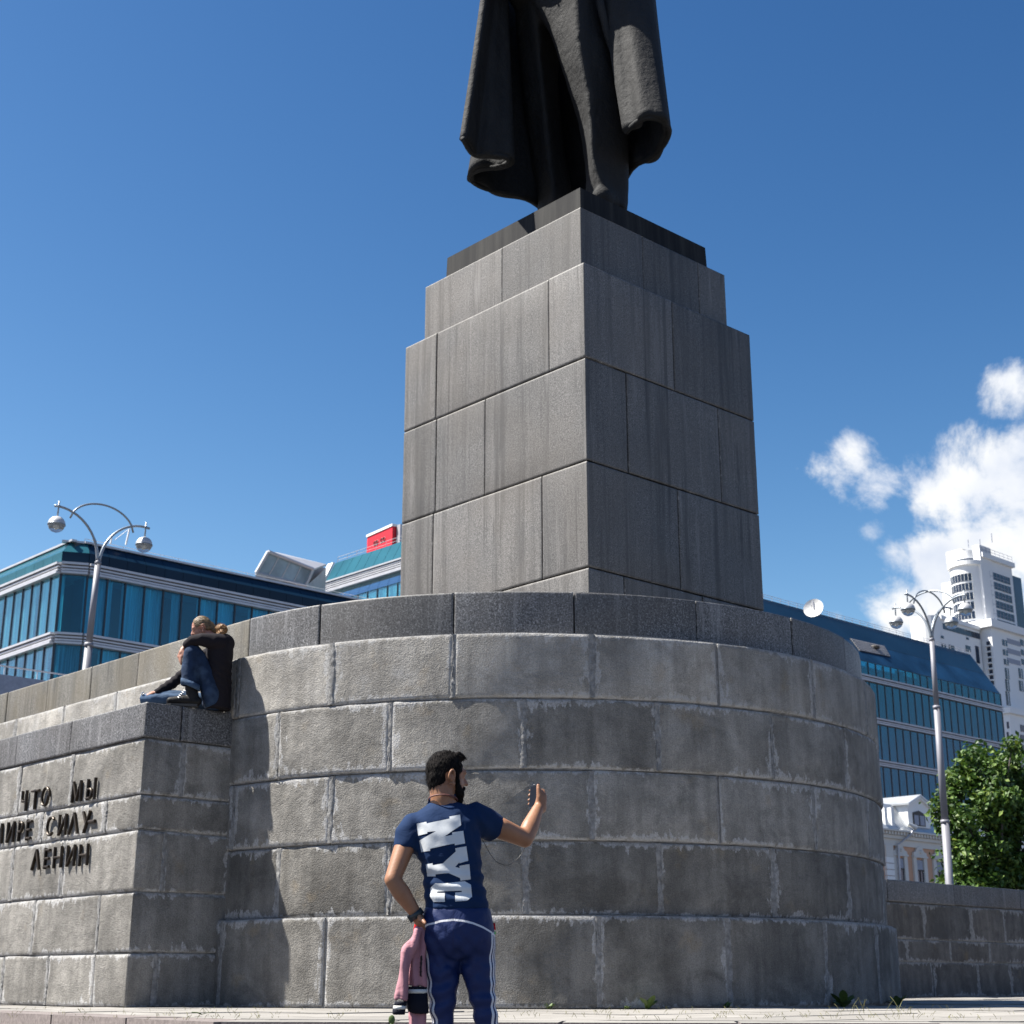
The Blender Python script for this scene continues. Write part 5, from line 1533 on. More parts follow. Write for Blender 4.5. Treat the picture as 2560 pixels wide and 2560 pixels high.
def weeds():
    def gp(px, py):
        d = ray(px, py); k = -CAMZ / d[2]; return np.array([d[0] * k, d[1] * k, 0.0])
    spots = [((521, 2508), .11, 'small bright green weed growing at the foot of the shaded pier'), ((1602, 2521), .19, 'tall yellow-green weed at the drum foot in the middle'), ((1755, 2519), .10, 'short yellowish weed at the drum foot right of the tallest weed'),
             ((2030, 2516), .24, 'dark broad-leaved dandelion weed at the right foot of the drum'), ((2070, 2512), .18, 'dark spiky weed right of the broad dandelion at the drum foot'), ((1357, 2519), .08, 'low green weed at the drum foot right of the standing man'), ((1566, 2522), .06, 'tiny pale weed left of the tall yellow-green weed'),
             ((108, 2505), .13, 'upright weed at the foot of the inscribed pier'), ((28, 2503), .07, 'flat pale weed at the far left foot of the pier'), ((335, 2506), .10, 'dark weed in the shaded corner of the pier'), ((620, 2511), .08, 'shaded clump of weed beside the shadow on the drum')]
    for k, ((px, py), h, lab) in enumerate(spots):
        p = gp(px, py)
        v = p[:2] - DC
        if np.linalg.norm(v) < DRAD + .26: p[:2] = DC + v / np.linalg.norm(v) * (DRAD + .26)
        if px < 400 and (p[:2] - PC) @ NL < .06: p[:2] = p[:2] + NL * (.07 - (p[:2] - PC) @ NL)
        m = MB()
        for j in range(random.randint(6, 10)):
            a = random.uniform(0, 6.28); el = random.uniform(.5, 1.9)
            leaf(m, p + np.array([random.uniform(-.02, .02), random.uniform(-.02, .02), 0]), (math.cos(a), math.sin(a), el), h * random.uniform(.6, 1.1), h * .34, .25)
        o = m.mk('weed', 'weed', None, True); tag(o, lab, 'plant')
    # big oval leaf sticking up at the terrace edge
    p = gp(973, 2565); p[2] = -.055
    m = MB(); m.tube([p, p + [.01, 0, .07]], .006, 6); m.ell(p + np.array([.012, 0, .085]), (.017, .007, .024)); o = m.mk('weed', 'weed', None, True); tag(o, 'round olive leaf standing at the terrace edge by the pink jacket', 'plant')
    p = gp(504, 2540); m = MB()
    for a in (0.2, 2.7, 4.0): leaf(m, p + [0, 0, .01], (math.cos(a), math.sin(a), .4), .09, .05, .2)
    tag(m.mk('weed', 'weed', None, True), 'small flat green weed at the front edge of the paving on the left', 'plant')
    # tall grass tuft at the right
    m = MB(); p = gp(2190, 2537)
    for j in range(15):
        q = p + np.array([random.uniform(-.28, .30), random.uniform(-.12, .12), 0]); a = random.uniform(0, 6.28); L = random.uniform(.07, .20)
        d = np.array([math.cos(a) * .5, math.sin(a) * .5, 1.0]); leaf(m, q, d, L, .0042, .25)
    tag(m.mk('grass_tuft', 'dry_grass', None), 'tuft of tall thin grass on the sunlit paving at the right', 'grass')
    # scattered blades along the joints
    m = MB()
    for j in range(230):
        px = random.choice([random.uniform(0, 900), random.uniform(1250, 2560), random.uniform(1500, 2500)]); py = random.uniform(2519, 2552)
        p = gp(px, py)
        if np.linalg.norm(p[:2] - DC) < DRAD + .25: continue
        for q in range(random.randint(1, 3)):
            a = random.uniform(0, 6.28); leaf(m, p + np.array([random.uniform(-.03, .03), 0, 0]), (math.cos(a) * .6, math.sin(a) * .6, 1), random.uniform(.015, .06), .0032, .3)
    o = m.mk('grass', 'dry_grass', None); o['kind'] = 'stuff'; o['label'] = 'thin dry grass blades growing in the paving joints'; o['category'] = 'grass'
weeds()
# ------------------------------------------------------------------ people
def mat_skin(name, col):
    t = NT(name); v = t.coord()
    c = t.ramp(t.noise(v, 14, 4), (.3, tuple(x * .86 for x in col)), (.7, tuple(x * 1.1 for x in col)))
    t.b.inputs['Subsurface Weight'].default_value = .12
    t.b.inputs['Subsurface Radius'].default_value = (.012, .005, .003)
    return t.set(c, .5, t.bump(t.noise(v, 160, 3), .12, .002), spec=.4)
M['skin'] = mat_skin('skin', (.30, .145, .078))
M['skin_fair'] = mat_skin('skin_fair', (.38, .185, .125))
def mat_cloth(name, col, fold=.35, var=.12, weave=260):
    t = NT(name); v = t.coord()
    c = t.ramp(t.noise(v, 9, 5, .6), (.3, tuple(x * (1 - var) for x in col)), (.7, tuple(x * (1 + var) for x in col)))
    nm = t.bump(t.noise(v, 11, 3, .5, .8), fold, .02)
    return t, c, t.bump(t.noise(v, weave, 2), .15, .001, nm)
def cloth(name, col, **kw):
    t, c, nm = mat_cloth(name, col, **kw); return t.set(c, .88, nm, spec=.2)
M['tee'] = cloth('navy_cotton', (.006, .022, .068))
M['print'] = cloth('white_print', (.58, .60, .61), fold=.12, var=.06)
M['hair_black'] = plain('black_hair', (.007, .0055, .005), .8, var=.5, scale=60, bump=.5, bscale=220, spec=.12)
M['hair_blond'] = plain('blond_hair', (.135, .088, .04), .55, var=.4, scale=50, bump=.7, bscale=130)
M['hair_curl'] = plain('ginger_hair', (.20, .095, .026), .6, var=.5, scale=60, bump=.8, bscale=120)
M['hoodie'] = cloth('black_hoodie', (.011, .009, .012))
def mat_jeans():
    t, c, nm = mat_cloth('blue_denim', (.013, .026, .056), fold=.5, var=.35)
    v = t.coord()
    c = t.mix(t.rng(t.noise(v, 6, 4), .5, .7, 0, .45), c, (.065, .105, .17))
    return t.set(c, .9, nm, spec=.2)
M['jeans'] = mat_jeans()
M['jeans_light'] = cloth('pale_denim', (.045, .078, .135), fold=.5, var=.3)
M['boot'] = plain('black_leather', (.009, .008, .008), .6, var=.4, scale=25, bump=.3, spec=.2)
M['sole'] = plain('boot_sole', (.04, .037, .034), .7)
M['pink'] = cloth('pink_satin', (.38, .19, .215), fold=.6, var=.1)
M['ribknit'] = cloth('navy_ribknit', (.008, .009, .016), weave=500)
M['whiteknit'] = cloth('white_ribknit', (.60, .60, .56), weave=500)
M['redcloth'] = cloth('red_cloth', (.55, .008, .015))
M['phone'] = plain('phone_body', (.012, .012, .014), .25)
M['phone_glass'] = plain('phone_screen', (.008, .009, .014), .4, spec=.12)
M['strap'] = plain('dark_strap', (.015, .022, .026), .45)
M['silver'] = plain('silver', (.6, .6, .6), .2, .9)
M['wire'] = plain('black_wire', (.008, .008, .009), .4)
M['bead'] = plain('cord_necklace', (.14, .05, .04), .6, var=.5, scale=80)
def mat_track():
    t, c, nm = mat_cloth('track_pants', (.003, .0145, .078), fold=.45, var=.1, weave=400)
    st = t.math('MINIMUM', t.math('MINIMUM', t.math('ABSOLUTE', t.attr('s0')), t.math('ABSOLUTE', t.attr('s1'))), t.math('ABSOLUTE', t.attr('s2')))
    w = t.math('LESS_THAN', st, .0058)
    p = t.math('LESS_THAN', t.math('ABSOLUTE', t.attr('pipe')), .0042)
    s = t.math('LESS_THAN', t.math('ABSOLUTE', t.attr('seam')), .0016)
    c = t.mix(t.math('MAXIMUM', w, p), c, (.62, .62, .64))
    c = t.mix(t.math('MULTIPLY', s, .6), c, (.004, .008, .05))
    return t.set(c, .6, nm, spec=.35)
M['track'] = mat_track()

def ring(c, rx, ry, n=28, u=(1, 0, 0), w=(0, 1, 0), p=2.0):
    u, w, c = np.asarray(u, float), np.asarray(w, float), np.asarray(c, float)
    out = []
    for k in range(n):
        a = 2 * math.pi * k / n; ca, sa = math.cos(a), math.sin(a)
        f = (abs(ca) ** p + abs(sa) ** p) ** (-1 / p)
        out.append(c + u * rx * ca * f + w * ry * sa * f)
    return out
def limb_loft(m, pts, rs, n=20, flat=1.0):
    """loft of circles square to the limb"""
    pts = [np.asarray(p, float) for p in pts]; rings = []; ref = np.array([0, 1.0, 0])
    for i, p in enumerate(pts):
        t = pts[min(i + 1, len(pts) - 1)] - pts[max(i - 1, 0)]; t /= np.linalg.norm(t)
        a = ref - t * (ref @ t)
        if np.linalg.norm(a) < .1: a = np.array([1.0, 0, 0]) - t * t[0]
        a /= np.linalg.norm(a); b = np.cross(t, a)
        rings.append([p + rs[i] * (a * math.cos(q) * flat + b * math.sin(q)) for q in np.linspace(0, 2 * math.pi, n + 1)[:-1]])
    return m.loft(rings)

def hand(m, wrist, palm_dir, finger_dirs, side, normal, size=1.0, curl=None):
    """palm and five separate fingers. palm_dir: along the hand, side: towards the thumb, normal: back of the hand"""
    d, s, n = [np.asarray(q, float) / np.linalg.norm(q) for q in (palm_dir, side, normal)]
    w = np.asarray(wrist, float); L = .085 * size
    m.chain([w, w + d * L * .45], [.024 * size, .028 * size])
    for k, off in enumerate((.026, .009, -.008, -.024)):
        m.chain([w + d * L * .3 + s * off * .7 * size, w + d * L + s * off * size], [.017 * size, .0125 * size])
        r0 = .0092 * size * (1, 1.03, 1, .85)[k]; ln = (.074, .082, .076, .060)[k] * size
        p = w + d * (L + (0, .004, 0, -.010)[k] * size) + s * off * size
        c = curl[k] if curl else (.3, .35, .4, .45)[k]
        dirn = d.copy(); pts = [p]
        for seg in (.45, .32, .23):
            a = c * (1.0 if seg == .45 else .9)
            dirn = dirn * math.cos(a) - n * math.sin(a) if seg == .45 else dirn * math.cos(a) + np.cross(np.cross(dirn, -n), dirn) * math.sin(a)
            dirn /= np.linalg.norm(dirn); pts.append(pts[-1] + dirn * ln * seg)
        m.chain(pts, [r0, r0 * .96, r0 * .88, r0 * .74])
    if finger_dirs is not None:
        td = np.asarray(finger_dirs, float); td /= np.linalg.norm(td)
        p = w + d * .022 * size + s * .024 * size
        m.chain([w + d * .01 * size + s * .01 * size, p, p + (td + s * .3) / np.linalg.norm(td + s * .3) * .038 * size, p + (td + s * .3) / np.linalg.norm(td + s * .3) * .038 * size + td * .032 * size], [.018 * size, .0145 * size, .0115 * size, .009 * size])

def strands(v, f, pick, flow, count, L, lift, seed, w=.0011):
    """short hair blades rooted on a hair surface, added to its mesh"""
    r = np.random.default_rng(seed); n = vnormals(v, f); ids = np.nonzero(pick)[0]
    V, F = list(map(tuple, v)), list(f)
    for k in range(count):
        i = r.choice(ids); d = flow(v[i], n[i]); d = d - n[i] * (d @ n[i]); d = d / (np.linalg.norm(d) + 1e-9) + n[i] * r.uniform(0, lift) + r.normal(size=3) * .22
        d /= np.linalg.norm(d); s = np.cross(d, n[i]); s /= np.linalg.norm(s) + 1e-9; l = L * r.uniform(.6, 1.3); p = v[i] - n[i] * .001
        b = len(V); q = p + d * l * .55 + n[i] * .001
        V += [tuple(p - s * w), tuple(p + s * w), tuple(q - s * w * .8), tuple(q + s * w * .8), tuple(p + d * l - np.array([0, 0, l * .12]))]
        F += [(b, b + 1, b + 3, b + 2), (b + 2, b + 3, b + 4)]
    return np.array(V), F
def head_shape(m, c, f, up, r, size=1.0, nose=True):
    """skull, jaw, nose, brow and ears; f forward, r right, up"""
    ax = [f, r, up]
    P = lambda a, b, z: c + (f * a + r * b + up * z) * size
    m.ell(P(-.012, 0, .028), (.098 * size, .077 * size, .095 * size), ax)
    m.ell(P(.022, 0, -.035), (.066 * size, .064 * size, .078 * size), ax)
    m.ell(P(.052, 0, -.082), (.034 * size, .036 * size, .028 * size), ax)
    if nose:
        m.cap(P(.082, 0, .012), P(.108, 0, -.028), .010 * size, .014 * size)
        for b in (-.012, .012): m.ell(P(.092, b, -.032), (.011 * size, .009 * size, .009 * size), ax)
        m.cap(P(.078, -.034, .026), P(.078, .034, .026), .014 * size, .014 * size)
        for b in (-.03, .03): m.ell(P(.070, b, .004), (.014 * size, .016 * size, .012 * size), ax)
        m.cap(P(.082, -.018, -.060), P(.082, .018, -.060), .0085 * size, .0085 * size)
        m.cap(P(.079, -.016, -.072), P(.079, .016, -.072), .0085 * size, .0085 * size)
def ear_shape(c, f, up, r, sgn, size=1.0):
    m = MB(); P = lambda a, b, z: c + (f * a + r * b * sgn + up * z) * size
    pts = [P(-.012 + .016 * math.cos(a) - .006, .078 + .010 * (1 - math.cos(a)) * .5 + .006 * math.sin(a), -.012 + .031 * math.sin(a)) for a in np.linspace(-1.9, 3.6, 14)]
    m.tube(pts, .0052 * size, 7); m.ell(P(-.012, .077, -.014), (.012 * size, .005 * size, .020 * size), [f, r, up]); m.ell(P(-.004, .078, -.042), (.008 * size, .005 * size, .009 * size), [f, r, up])
    return m

def standing_man():
    Y = 6.7
    A = lambda x, y, dy=0.0: at(900 + .37267 * x, 1840 + .37267 * y, Y + dy)
    foot = A(650, 2500); GZ = -.58
    man = thing('person', 'standing man in navy T-shirt and blue track pants seen from behind raising a phone', 'person', (foot[0], Y, GZ))
    # head frame: looks to the right and away
    al = R(28); f = np.array([math.cos(al), math.sin(al), -.05]); f /= np.linalg.norm(f)
    rr = np.array([math.sin(al), -math.cos(al), 0]); up = np.cross(rr, f); up /= np.linalg.norm(up)
    hc = A(588, 272, .02); HS = .865
    body = MB()
    head_shape(body, hc, f, up, rr, HS)
    body.chain([hc - up * .05 - f * .025, A(556, 425, .0), A(565, 520, .02)], [.058, .056, .075])
    body.ell(A(560, 512, .03), (.10, .055, .035))
    # shoulders and trunk under the shirt
    for rows in ([(330, 800, 560, .075), (380, 808, 700, .09), (410, 815, 860, .09), (430, 835, 1000, .09), (440, 857, 1100, .1)],):
        body.loft([ring(A((a + b) / 2, y, .02), (b - a) / 2 * .000655 * .78, d * .85) for a, b, y, d in rows])
    # left arm, hand resting at the hip
    sh, el, wr = A(345, 590, .0), A(218, 965, -.08), A(372, 1188, -.05)
    body.chain([sh, A(300, 740, -.02), el], [.044, .046, .036])
    body.chain([el, el * .62 + wr * .38, wr], [.036, .040, .0265])
    hand(body, wr, A(425, 1285, -.03) - wr, A(440, 1270, -.10) - A(395, 1215, -.05), np.array([.25, -.9, .1]), np.array([-.75, -.3, .4]), .95, (.5, .5, .55, .6))
    # right arm, forearm raised
    sh, el, wr = A(765, 545, .04), A(1105, 690, .20), A(1192, 492, .30)
    body.chain([sh, A(900, 605, .12), A(945, 620, .13), el], [.044, .045, .049, .039])
    body.chain([el, el * .6 + wr * .4, wr], [.040, .041, .0275])
    # hand round the phone
    pc = A(1168, 405, .335)
    pn = np.array([-.80, -.56, .1]); pn /= np.linalg.norm(pn)          # screen normal, towards his face
    pu = np.array([.10, .05, 1.0]); pu -= pn * (pu @ pn); pu /= np.linalg.norm(pu); pr = np.cross(pu, pn)
    palm = wr + np.array([.0, .0, .0])
    m = body
    pb = pc - pn * .006
    heel = pb + pr * .030 - pu * .052 - pn * .012
    m.chain([wr, heel, pb + pr * .034 - pn * .014 + pu * .0], [.0275, .030, .025])
    m.chain([heel - pn * .01, pb - pn * .022 + pr * .012 + pu * .012], [.024, .019])
    for k, (zz, r0) in enumerate(((.027, .0088), (.005, .009), (-.017, .0086), (-.038, .0076))):
        base = pb + pr * .034 - pn * .020 + pu * zz
        m.chain([base, pb + pr * .006 - pn * .024 + pu * (zz + .003), pb - pr * .033 - pn * .016 + pu * (zz + .004), pb - pr * .0440 + pn * .004 + pu * (zz + .004)], [r0 * 1.2, r0 * 1.05, r0 * .95, r0 * .86])
    m.chain([heel + pr * .006, pb + pr * .042 - pu * .008 + pn * .004, pb + pr * .039 + pu * .024 + pn * .010, pb + pr * .034 + pu * .046 + pn * .012], [.022, .0155, .0125, .0105])
    # legs and feet
    def legc(l, r_, y, dy=0): return A((l + r_) / 2, y, dy)
    for sg, rows in ((0, ((425, 668, 1480, .02), (445, 658, 1650, .0), (460, 643, 1800, -.01), (478, 628, 1930, .0), (488, 622, 2080, .03))), (1, ((675, 905, 1480, .02), (702, 908, 1650, .0), (745, 910, 1800, -.01), (772, 930, 1930, .0), (790, 945, 2080, .03)))):
        pts = [legc(*q) for q in rows]
        x = pts[-1][0]
        an = np.array([x, Y + .06, GZ + .10]); pts.append((pts[-1] + an) / 2 + [0, -.01, 0]); pts.append(an)
        body.chain(pts, [.055, .05, .038, .034, .036, .036, .036])
    v, fc = remesh(body, .0062, 2, .45)
    ob = mk('body', v, fc, 'skin', man, True)
    # ears, hair, beard
    for sg in (1, -1): ear_shape(hc, f, up, rr, sg, .95).mk('ear', 'skin', man, True)
    H = lambda a, b, z: hc + (f * a + rr * b + up * z) * HS
    m = MB()
    m.ell(H(-.018, 0, .032), (.103 * HS, .084 * HS, .102 * HS), [f, rr, up]); m.ell(H(-.045, 0, -.005), (.072 * HS, .074 * HS, .085 * HS), [f, rr, up])
    m.ell(H(-.052, 0, -.05), (.050 * HS, .056 * HS, .052 * HS), [f, rr, up])
    for b in np.linspace(-.05, .05, 5): m.cap(H(.030, b, .108), H(.066, b * .8, .100), .018, .012)
    for b in (-1, 1): m.cap(H(.028, .070 * b, .05), H(.022, .074 * b, -.01), .012, .008)
    v, fc = remesh(m, .006, 2, .5)
    loc = (v - hc) @ np.stack([f, rr, up], 1)
    n = vnormals(v, fc); v = v + n * (.0018 * vnoise(v * 90, 5) + .0018 * vnoise(v * 190, 6))[:, None]
    # face, ears and nape stay free of hair: push those parts inside the skull
    loc = loc / HS
    inside = ((loc[:, 0] > .055) & (loc[:, 2] < .082)) | ((np.abs(loc[:, 1]) > .05) & (loc[:, 2] < .018) & (loc[:, 0] > -.045) & (np.abs(loc[:, 0] - .026) > .012))
    v[inside] = hc + (v[inside] - hc) * .80
    back = -f * .5 - np.array([0, 0, 1.0]); v, fc = strands(v, fc, ~inside, lambda p, n: (f * 1.0 - up * .2 if (p - hc) @ f > .02 and (p - hc) @ up > .07 else back), 2600, .017, .45, 91)
    mk('hair', v, fc, 'hair_black', man, True)
    m = MB()
    m.ell(H(.044, 0, -.088), (.050 * HS, .056 * HS, .048 * HS), [f, rr, up])
    for b in (-1, 1): m.chain([H(.022, .070 * b, -.012), H(.030, .066 * b, -.05), H(.050, .046 * b, -.085)], [.008, .013, .022])
    m.cap(H(.088, -.022, -.052), H(.088, .022, -.052), .009, .009)
    m.ell(H(.060, 0, -.118), (.030, .032, .026), [f, rr, up])
    v, fc = remesh(m, .006, 1, .5); n = vnormals(v, fc); v = v + n * (.003 * vnoise(v * 90, 8))[:, None]
    v, fc = strands(v, fc, np.ones(len(v), bool), lambda p, n: -up + f * .2, 900, .010, .5, 92)
    mk('beard', v, fc, 'hair_black', man, True)
    m = MB(); c = A(556, 425, 0)
    m.tube([c + np.array([.064 * math.cos(a), .066 * math.sin(a) - .0, -.003 - .016 * math.sin(a)]) for a in np.linspace(0, 2 * math.pi, 30)], .0035, 6, False); m.mk('necklace', 'bead', man, True)
    # T-shirt
    sm = MB()
    rows = [(480, 640, 436, .062, .03), (440, 700, 462, .075, .03), (385, 762, 505, .095, .025), (345, 788, 540, .104, .025), (338, 800, 580, .112, .02), (352, 806, 680, .122, .02), (376, 810, 780, .122, .02), (408, 815, 880, .116, .02), (425, 826, 960, .112, .02),
            (428, 840, 1040, .112, .015), (436, 856, 1110, .116, .01), (440, 866, 1170, .120, .01)]
    sm.loft([ring(A((a + b) / 2, y, dd), (b - a) / 2 * .000655, d, 32, p=2.3) for a, b, y, d, dd in rows])
    limb_loft(sm, [A(430, 585, .02), A(372, 610, .0), A(326, 670, -.01), A(306, 765, -.02)], [.055, .070, .066, .058], flat=.95)
    limb_loft(sm, [A(670, 560, .04), A(762, 556, .06), A(840, 580, .10), A(905, 622, .14)], [.060, .078, .069, .064], flat=.95)
    v, fc = remesh(sm, .0068, 5, .5)
    n = vnormals(v, fc)
    # soft folds: across the waist, from the armpits, at the hem
    zz = v[:, 2]; xw = v[:, 0]
    wz = np.exp(-((zz - A(0, 1000)[2]) / .10) ** 2)
    d = .0045 * np.sin(zz * 120 + 14 * xw + 2.0 * vnoise(v * 7, 21)) * wz
    pit = A(385, 780); d += .005 * np.sin(np.linalg.norm(v - pit, axis=1) * 90 + 3 * vnoise(v * 6, 22)) * np.exp(-np.linalg.norm(v - pit, axis=1) / .12)
    pit = A(800, 700); d += .005 * np.sin(np.linalg.norm(v - pit, axis=1) * 85 + 3 * vnoise(v * 6, 23)) * np.exp(-np.linalg.norm(v - pit, axis=1) / .12)
    shd = A(735, 500); d += .005 * np.sin((xw * .8 + zz * .9) * 110) * np.exp(-np.linalg.norm(v - shd, axis=1) / .08)
    nk = A(570, 520); d += .003 * np.sin(np.linalg.norm(v - nk, axis=1) * 100) * np.exp(-np.linalg.norm(v - nk, axis=1) / .10)
    d += .004 * vnoise(v * np.array([11, 11, 6]), 24)
    v = v + n * d[:, None]
    # hollow the bottom, neck and sleeve ends a little so skin enters cloth
    tee = mk('t_shirt', v, fc, 'tee', man, True)
    bvh = BVHTree.FromPolygons([Vector(p) for p in v], fc)
    # collar
    m = MB(); pts = []
    for a in np.linspace(0, 2 * math.pi, 34):
        c = A(560, 446, .03); q = c + np.array([.066 * math.cos(a), .060 * math.sin(a), .004 - .024 * math.sin(a) + .010 * math.cos(a)])
        pts.append(q)
    m.tube(pts, .0065, 6, False); m.mk('collar', 'tee', man, True)
    # printed letters, laid on the cloth
    NYC = {'N': [(373, 577), (441, 566), (443, 578), (598, 546), (596, 532), (668, 516), (676, 590), (565, 668), (617, 658), (615, 642), (690, 628), (703, 714), (634, 728), (632, 716), (466, 750), (467, 764), (403, 768), (390, 692), (508, 632), (447, 637), (448, 646), (384, 658)],
           'Y': [(435, 852), (482, 846), (483, 860), (552, 850), (640, 770), (637, 748), (711, 733), (724, 830), (664, 850), (664, 842), (636, 873), (666, 880), (664, 866), (731, 853), (740, 955), (672, 966), (668, 948), (590, 915), (502, 922), (503, 935), (443, 932)],
           'C': [(466, 1012), (500, 982), (560, 985), (700, 968), (742, 992), (750, 1075), (715, 1102), (637, 1108), (636, 1046), (680, 1043), (680, 1034), (512, 1039), (514, 1049), (565, 1049), (567, 1110), (488, 1108), (464, 1070)]}
    for ch, poly in NYC.items():
        bm = bmesh.new(); vs = [bm.verts.new((x * .000662, -y * .000662, 0)) for x, y in poly]
        bm.faces.new(vs); bmesh.ops.triangulate(bm, faces=bm.faces[:])
        for _ in range(6):
            long = [e for e in bm.edges if e.calc_length() > .012]
            if not long: break
            bmesh.ops.subdivide_edges(bm, edges=long, cuts=1); bmesh.ops.triangulate(bm, faces=[q for q in bm.faces if len(q.verts) > 3])
        bm.verts.ensure_lookup_table(); V = []
        for q in bm.verts:
            a = A(q.co.x / .000662, -q.co.y / .000662, -.14)
            hit = bvh.ray_cast(Vector((a[0], a[1], a[2])), Vector((0, 1, 0)))
            p = hit[0] if hit[0] is not None else Vector((a[0], Y, a[2]))
            V.append((p[0], p[1] - .0032, p[2]))
        F = [tuple(x.index for x in q.verts) for q in bm.faces]; bm.free()
        # make the faces look backwards
        nv = np.cross(np.array(V[F[0][1]]) - V[F[0][0]], np.array(V[F[0][2]]) - V[F[0][0]])
        if nv[1] > 0: F = [q[::-1] for q in F]
        mk('letter', V, F, 'print', tee, True)
    # trousers
    pm = MB()
    rows = [(436, 868, 1150, .112, .01), (430, 882, 1210, .118, .01), (418, 896, 1290, .126, .01), (414, 906, 1370, .128, .015), (416, 907, 1425, .118, .018), (422, 903, 1460, .102, .02), (436, 892, 1492, .082, .02)]
    pm.loft([ring(A((a + b) / 2, y, dd), (b - a) / 2 * .000655, d, 32, p=2.3) for a, b, y, d, dd in rows])
    for sg, rows in ((0, ((424, 672, 1400, .02), (424, 672, 1490, .02), (436, 664, 1580, .01), (452, 656, 1700, .0), (464, 642, 1800, -.01), (478, 626, 1930, .0), (484, 624, 2060, .02))), (1, ((664, 905, 1400, .02), (670, 906, 1490, .02), (688, 908, 1580, .01), (722, 906, 1700, .0), (750, 912, 1800, -.01), (774, 932, 1930, .0), (784, 946, 2060, .02)))):
        pts = [A((a + b) / 2, y, dd) for a, b, y, dd in rows]; rs = [(b - a) / 2 * .000655 for a, b, y, dd in rows]
        x = pts[-1][0]; pts += [np.array([x, Y + .05, GZ + .25]), np.array([x, Y + .06, GZ + .07])]; rs += [.075, .082]
        limb_loft(pm, pts, rs, 26)
    v, fc = remesh(pm, .0068, 9, .5); n = vnormals(v, fc)
    zz, xw = v[:, 2], v[:, 0]
    d = .006 * vnoise(v * np.array([9, 9, 5]), 31)
    for (x, y, amp, L, k, tl) in ((445, 1340, .006, .10, 95, .8), (600, 1850, .006, .12, 75, -.25), (480, 1760, .005, .12, 85, .3), (880, 1780, .005, .12, 80, -.3), (640, 1480, .006, .09, 85, .9), (690, 1560, .005, .1, 80, -.9)):
        c = A(x, y, -.08); r_ = np.linalg.norm(v - c, axis=1)
        d += amp * np.sin((zz + tl * xw) * k + 2.4 * vnoise(v * 6, int(x))) * np.exp(-(r_ / L) ** 2)
    v0 = v; v = v + n * d[:, None]
    # attribute lines: side stripes, curved yoke piping, centre seam
    zz, xw = v0[:, 2], v0[:, 0]
    zl = [A(0, y)[2] for y in (1280, 1490, 1580, 1700, 1800, 1930, 2060)][::-1]
    def side(xs): return np.interp(zz, zl, [A(x, y)[0] for x, y in zip(xs, (1280, 1490, 1580, 1700, 1800, 1930, 2060))][::-1])
    cl = side((545, 548, 550, 554, 553, 552, 554)); cr = side((780, 788, 798, 814, 831, 853, 865)); rl = np.interp(zz, zl, [.085, .081, .075, .067, .058, .05, .046][::-1])
    right = xw > A(665, 1500)[0]
    cx = np.where(right, cr, cl); yy = v0[:, 1] - (Y + .01)
    ang = np.arctan2(-yy, np.where(right, 1, -1) * (xw - cx))
    arc = ang * rl
    arc[zz > A(0, 1310)[2]] = 9
    s = [arc - .010, arc - .034, arc - .056]
    pz = np.interp(xw, [A(x, 1290)[0] for x in (405, 425, 470, 520, 570, 630, 700, 760, 830, 880, 905)], [A(600, y)[2] for y in (1310, 1292, 1272, 1256, 1246, 1241, 1248, 1262, 1290, 1318, 1340)])
    pipe = np.where(yy < .02, zz - pz, 9)
    seam = np.where((yy < 0) & (zz > A(0, 1440)[2]), xw - A(632, 1300)[0], 9)
    mk('track_pants', v, fc, 'track', man, True, attrs={'s0': s[0], 's1': s[1], 's2': s[2], 'pipe': pipe, 'seam': seam})
    # shoes (below the picture) and wristband
    for x in (554, 865):
        q = A(x, 2060)[0]; m = MB(); m.chain([[q, Y + .03, GZ + .05], [q + (.02 if x > 600 else -.02), Y + .24, GZ + .04]], [.052, .044]); v2, f2 = remesh(m, .008, 2); v2[:, 2] = np.maximum(v2[:, 2], GZ + .003); mk('shoe', v2, f2, 'boot', man, True)
    w0, w1 = A(352, 1180, -.05), A(392, 1178, -.05)
    d = (A(372, 1188, -.05) - A(218, 965, -.08)); d /= np.linalg.norm(d); c = A(378, 1196, -.05)
    u = np.cross(d, [0, 1, 0]); u /= np.linalg.norm(u); w = np.cross(d, u)
    m = MB(); prof = []
    rings = [[c + d * q + (u * math.cos(a) + w * math.sin(a)) * r_ for a in np.linspace(0, 6.283, 25)[:-1]] for q, r_ in ((-.013, .029), (-.013, .0325), (.013, .0325), (.013, .029))]
    m.loft(rings, False); wb = m.mk('wristband', 'strap', man, True)
    m = MB(); m.box(c + u * -.033, (.006, .014, .016), [u, w, d]); m.mk('buckle', 'strap', wb)
    # green and red tag peeping out of the far pocket
    m = MB(); m.tube([A(898, 1255, .02), A(903, 1300, .02)], .006, 6); m.mk('pocket_cord', 'redcloth', man, True)
    M['green'] = plain('green_plastic', (.02, .5, .05), .5)
    m = MB(); m.ell(A(901, 1322, .01), (.006, .006, .007)); m.mk('pocket_tag', 'green', man, True)
    # phone
    ph = thing('smartphone', 'black smartphone held up in the standing man\'s right hand', 'phone', tuple(pc))
    def rbox(name, c, hx, hy, hz, mat, rad):
        m = MB(); o = []
        for sx, sy in ((1, 1), (-1, 1), (-1, -1), (1, -1)):
            for k in range(5):
                a = math.pi / 2 * k / 4 + {(1, 1): 0, (-1, 1): math.pi / 2, (-1, -1): math.pi, (1, -1): 1.5 * math.pi}[(sx, sy)]
                o.append((sx * (hx - rad) + rad * math.cos(a), sy * (hz - rad) + rad * math.sin(a)))
        m.loft([[c + pr * x + pu * z + pn * y for x, z in o] for y in (-hy, hy)]); return m.mk(name, mat, ph)
    rbox('case', pc, .030, .0042, .0610, 'phone', .008)
